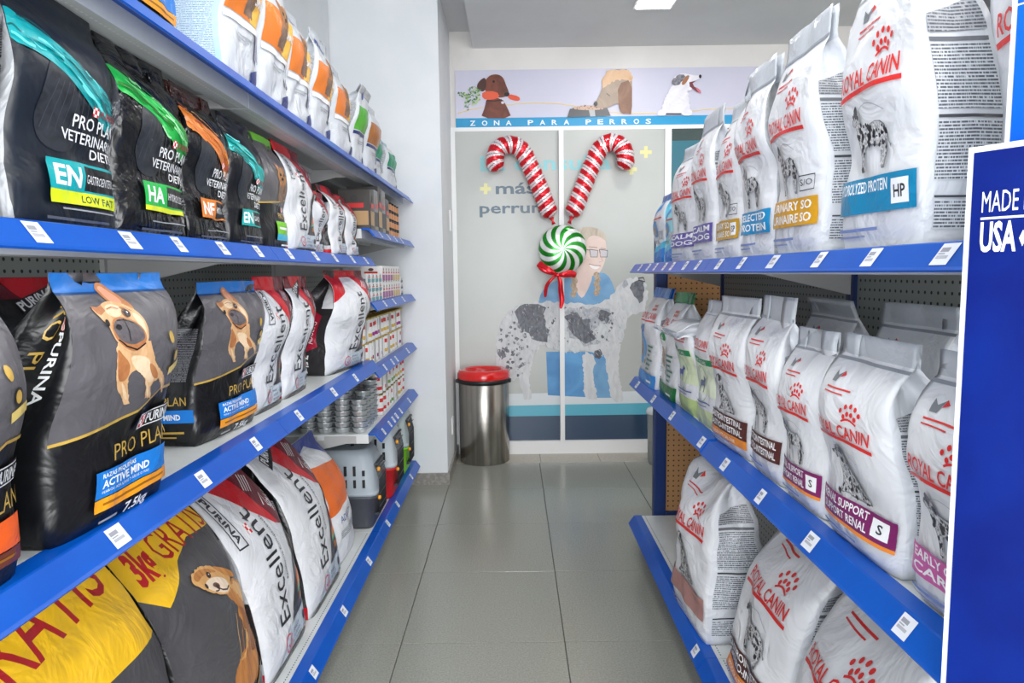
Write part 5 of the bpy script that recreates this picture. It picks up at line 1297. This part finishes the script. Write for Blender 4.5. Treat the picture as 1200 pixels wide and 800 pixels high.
# ================================================================== foil balloons on the glass
FOILR = base_mat('foil_red', (216, 18, 36), .22, .55, .4)[0]; FOILW = base_mat('foil_white', (232, 222, 226), .25, .35, .4)[0]; FOILP = base_mat('foil_dark_stripe', (120, 14, 40), .3, .4)[0]
FOILG = base_mat('foil_green', (16, 136, 26), .2, .6, .4)[0]; FOILS = base_mat('foil_silver_white', (226, 228, 228), .24, .35, .4)[0]
def cane(pts, label, hand):
    P = [Vector((p[0], 0, p[1])) for p in pts]
    # resample with Catmull-Rom
    Q = []
    for i in range(len(P)-1):
        a = P[max(i-1, 0)]; b = P[i]; c = P[i+1]; d = P[min(i+2, len(P)-1)]
        for k in range(12):
            t = k/12; Q.append(.5*((2*b)+(c-a)*t+(2*a-5*b+4*c-d)*t*t+(3*b-a-3*c+d)*t**3))
    Q.append(P[-1])
    L = [0]
    for i in range(1, len(Q)): L.append(L[-1]+(Q[i]-Q[i-1]).length)
    n = 24; rings = []; M = 560; R0 = .062; info = []
    tot = L[-1]; j = 0; C_ = []
    for k in range(M+1):
        s = tot*k/M
        while j < len(L)-2 and L[j+1] < s: j += 1
        f = (s-L[j])/(L[j+1]-L[j]+1e-9); C_.append(Q[j].lerp(Q[j+1], min(1, f)))
    for k in range(M+1):
        s = tot*k/M; t = (C_[min(k+1, M)]-C_[max(k-1, 0)]).normalized(); a = t.cross(Vector((0, 1, 0))).normalized(); b = Vector((0, 1, 0))
        e0 = min(1, s/.05, (tot-s)/.05); r = R0*math.sqrt(max(.02, 1-(1-e0)**2))*(1+.035*math.sin(s*2*PI/.046))
        rings.append([C_[k]+(a*math.cos(2*PI*i/n)+b*math.sin(2*PI*i/n)*.85)*r for i in range(n)])
    m = MB(); V = [p for r in rings for p in r]; m.v = [tuple(v) for v in V]
    for k in range(M):
        for i in range(n):
            i2 = (i+1) % n; ang = i/n; s = tot*(k+.5)/M
            ph = (s/.066+hand*.30*math.cos(2*PI*ang)) % 1
            mi = 0 if ph < .52 else (2 if .73 < ph < .79 else 1)
            m.f.append([k*n+i, k*n+i2, (k+1)*n+i2, (k+1)*n+i]); m.m.append(mi); m.sm.append(True)
    m.f.append(list(reversed(range(n)))); m.m.append(0); m.sm.append(False); m.f.append([M*n+i for i in range(n)]); m.m.append(0); m.sm.append(False)
    o = empty('candy_cane_balloon', (0, 4.84, 0)); tag(o, label, 'balloon', 'candy cane balloons'); m.build('foil_tube', [FOILR, FOILW, FOILP], o)
    k = MB(); p = C_[-1]; q = C_[-1]+(C_[-1]-C_[-4]).normalized()*.05; k.tube([p, (p+q)/2, q], .01, 6, radii=[.02, .006, .016]); k.build('tie', FOILR, o)
def wp(x, y): a = art(x, y); return (a[0]*.985, CAMH+(a[1]-CAMH)*.985)
cane([wp(*p) for p in ((583, 201), (580, 188), (583, 176), (593, 170), (604, 171), (614, 180), (624, 201), (634, 224), (646, 255))], 'red and white striped candy cane foil balloon hooking to the left', 1)
cane([wp(*p) for p in ((731, 199), (733, 188), (731, 176), (722, 168), (711, 168), (701, 178), (692, 198), (683, 220), (670, 254))], 'red and white striped candy cane foil balloon hooking to the right', -1)
def swirl():
    c = wp(658.5, 292.5); R = .167; o = empty('peppermint_balloon', (c[0], 4.78, c[1])); tag(o, 'round green and white swirled peppermint foil balloon between the candy canes', 'balloon')
    nr, na = 20, 120; m = MB(); 
    for sgn in (-1, 1):
        rings = []
        for i in range(nr+1):
            r = R*math.sin(PI/2*i/nr); y = sgn*.062*math.cos(PI/2*i/nr)**.8 if i < nr else 0
            puck = 1+.012*math.sin(36*0)
            rings.append([(r*math.cos(2*PI*j/na)*puck, y, r*math.sin(2*PI*j/na)*puck) for j in range(na)])
        for i in range(nr):
            for j in range(na):
                j2 = (j+1) % na; rr = (i+.5)/nr; ph = ((j+.5)/na*10+ (rr**1.0)*1.6) % 1
                f = (0, 1, 2, 3); m.add([rings[i][j], rings[i][j2], rings[i+1][j2], rings[i+1][j]], [f if sgn < 0 else f[::-1]], 0 if ph < .5 else 1, True)
    m.build('foil_disc', [FOILG, FOILS], o)
swirl()
def ribbon():
    c = wp(650, 322); o = empty('ribbon_bow', (c[0], 4.72, c[1])); tag(o, 'shiny red ribbon bow with two hanging tails under the peppermint balloon', 'ribbon')
    k = .00600
    def strip(pts, wd, name, ytw=.02):
        m = MB(); L = []; 
        for i, (x, y) in enumerate(pts):
            a = pts[max(0, i-1)]; b = pts[min(len(pts)-1, i+1)]; dx, dy = b[0]-a[0], -(b[1]-a[1]); l = math.hypot(dx, dy) or 1
            nx, nz = -dy/l, dx/l; w_ = wd[i] if isinstance(wd, list) else wd; yy = -ytw*math.sin(i*1.7)
            X = (x-650)*k; Z = -(y-322)*k
            L.append([(X+nx*w_*k/2, yy, Z+nz*w_*k/2), (X, yy-.006, Z), (X-nx*w_*k/2, yy+.004, Z-nz*w_*k/2)])
        for i in range(len(L)-1):
            m.add(L[i]+L[i+1], [(0, 1, 4, 3), (1, 2, 5, 4)], 0, True)
        ob = m.build(name, FOILR, o); s = ob.modifiers.new('s', 'SOLIDIFY'); s.thickness = .002; s2 = ob.modifiers.new('b', 'SUBSURF'); s2.levels = 1; s2.render_levels = 2
    strip([(652, 322), (642, 316), (634, 312), (630, 308)], [3, 7, 8, 10], 'bow_loop'); strip([(630, 313), (638, 319), (652, 322)], [3, 5, 3], 'bow_loop')
    strip([(652, 322), (660, 322), (668, 320), (674, 323)], [3, 8, 9, 7], 'bow_loop')
    strip([(651, 322), (643, 328), (638, 336), (638, 348)], [3, 4, 5, 4], 'ribbon_tail'); strip([(652, 322), (656, 330), (655, 340), (658, 350), (655, 361)], [3, 6, 6, 7, 4], 'ribbon_tail', .012)
    m = MB(); m.lathe([(.004, -.014), (.014, -.008), (.015, .006), (.006, .014)], n=12); m.build('bow_knot', FOILR, o, ((652-650)*k, -.01, 0), (PI/2, 0, 0))
ribbon()

# ================================================================== blue sign standing across the near end of the right run
SB = noisy('poster_blue', (0, 16, 98), (0, 34, 122), 4, .35); SB2 = noisy('poster_light_blue', (0, 96, 225), (0, 80, 205), 2, .3)

for _m in (SB, SB2): _m.node_tree.nodes['Principled BSDF'].inputs['Specular IOR Level'].default_value = .2
e = empty('sign_panel', (.512, .780, 0), math.atan2(-1, .606)); tag(e, 'glossy dark blue sign panel with white edge reading made in USA, at right edge', 'sign')
m = MB(); m.box(0, .30, -.003, .003, .02, 1.452); m.build('backing_board', flat((222, 226, 236), .3), e)
m = MB(); m.box(.0065, .30, -.0045, -.0031, .02, 1.4455); m.build('sign_face', SB, e)
d = Design(100, 44); d.text('MADE IN', 1, 25, 13, film((226, 232, 246)), 62); d.rect(0.3, 20.4, 90, 21.8, film((226, 232, 246))); d.text('USA', 1, 0.6, 18, film((226, 232, 246)), 42, bold=.03); d.poly([(46, 8), (50, 13), (54, 8), (50, 3)], film((226, 232, 246)))
d.mapped('lettering', 1, 1, lambda u, v, ee: ((.0165+u*.084), -.0045-ee, 1.336+v*.077), e, base=.0004)
e = empty('display_header', (.566, .80, 0), math.atan2(-1, .606)); tag(e, 'bright blue display board with white edge rising behind the dark blue sign', 'sign')
m = MB(); m.box(0, .30, -.004, .004, .3, 1.80); m.build('backing_board', flat((226, 228, 238), .3), e)
m = MB(); m.box(.006, .30, -.0055, -.0041, .3, 1.608); m.box(.006, .30, -.0055, -.0041, 1.6105, 1.80); m.build('sign_face', SB2, e)
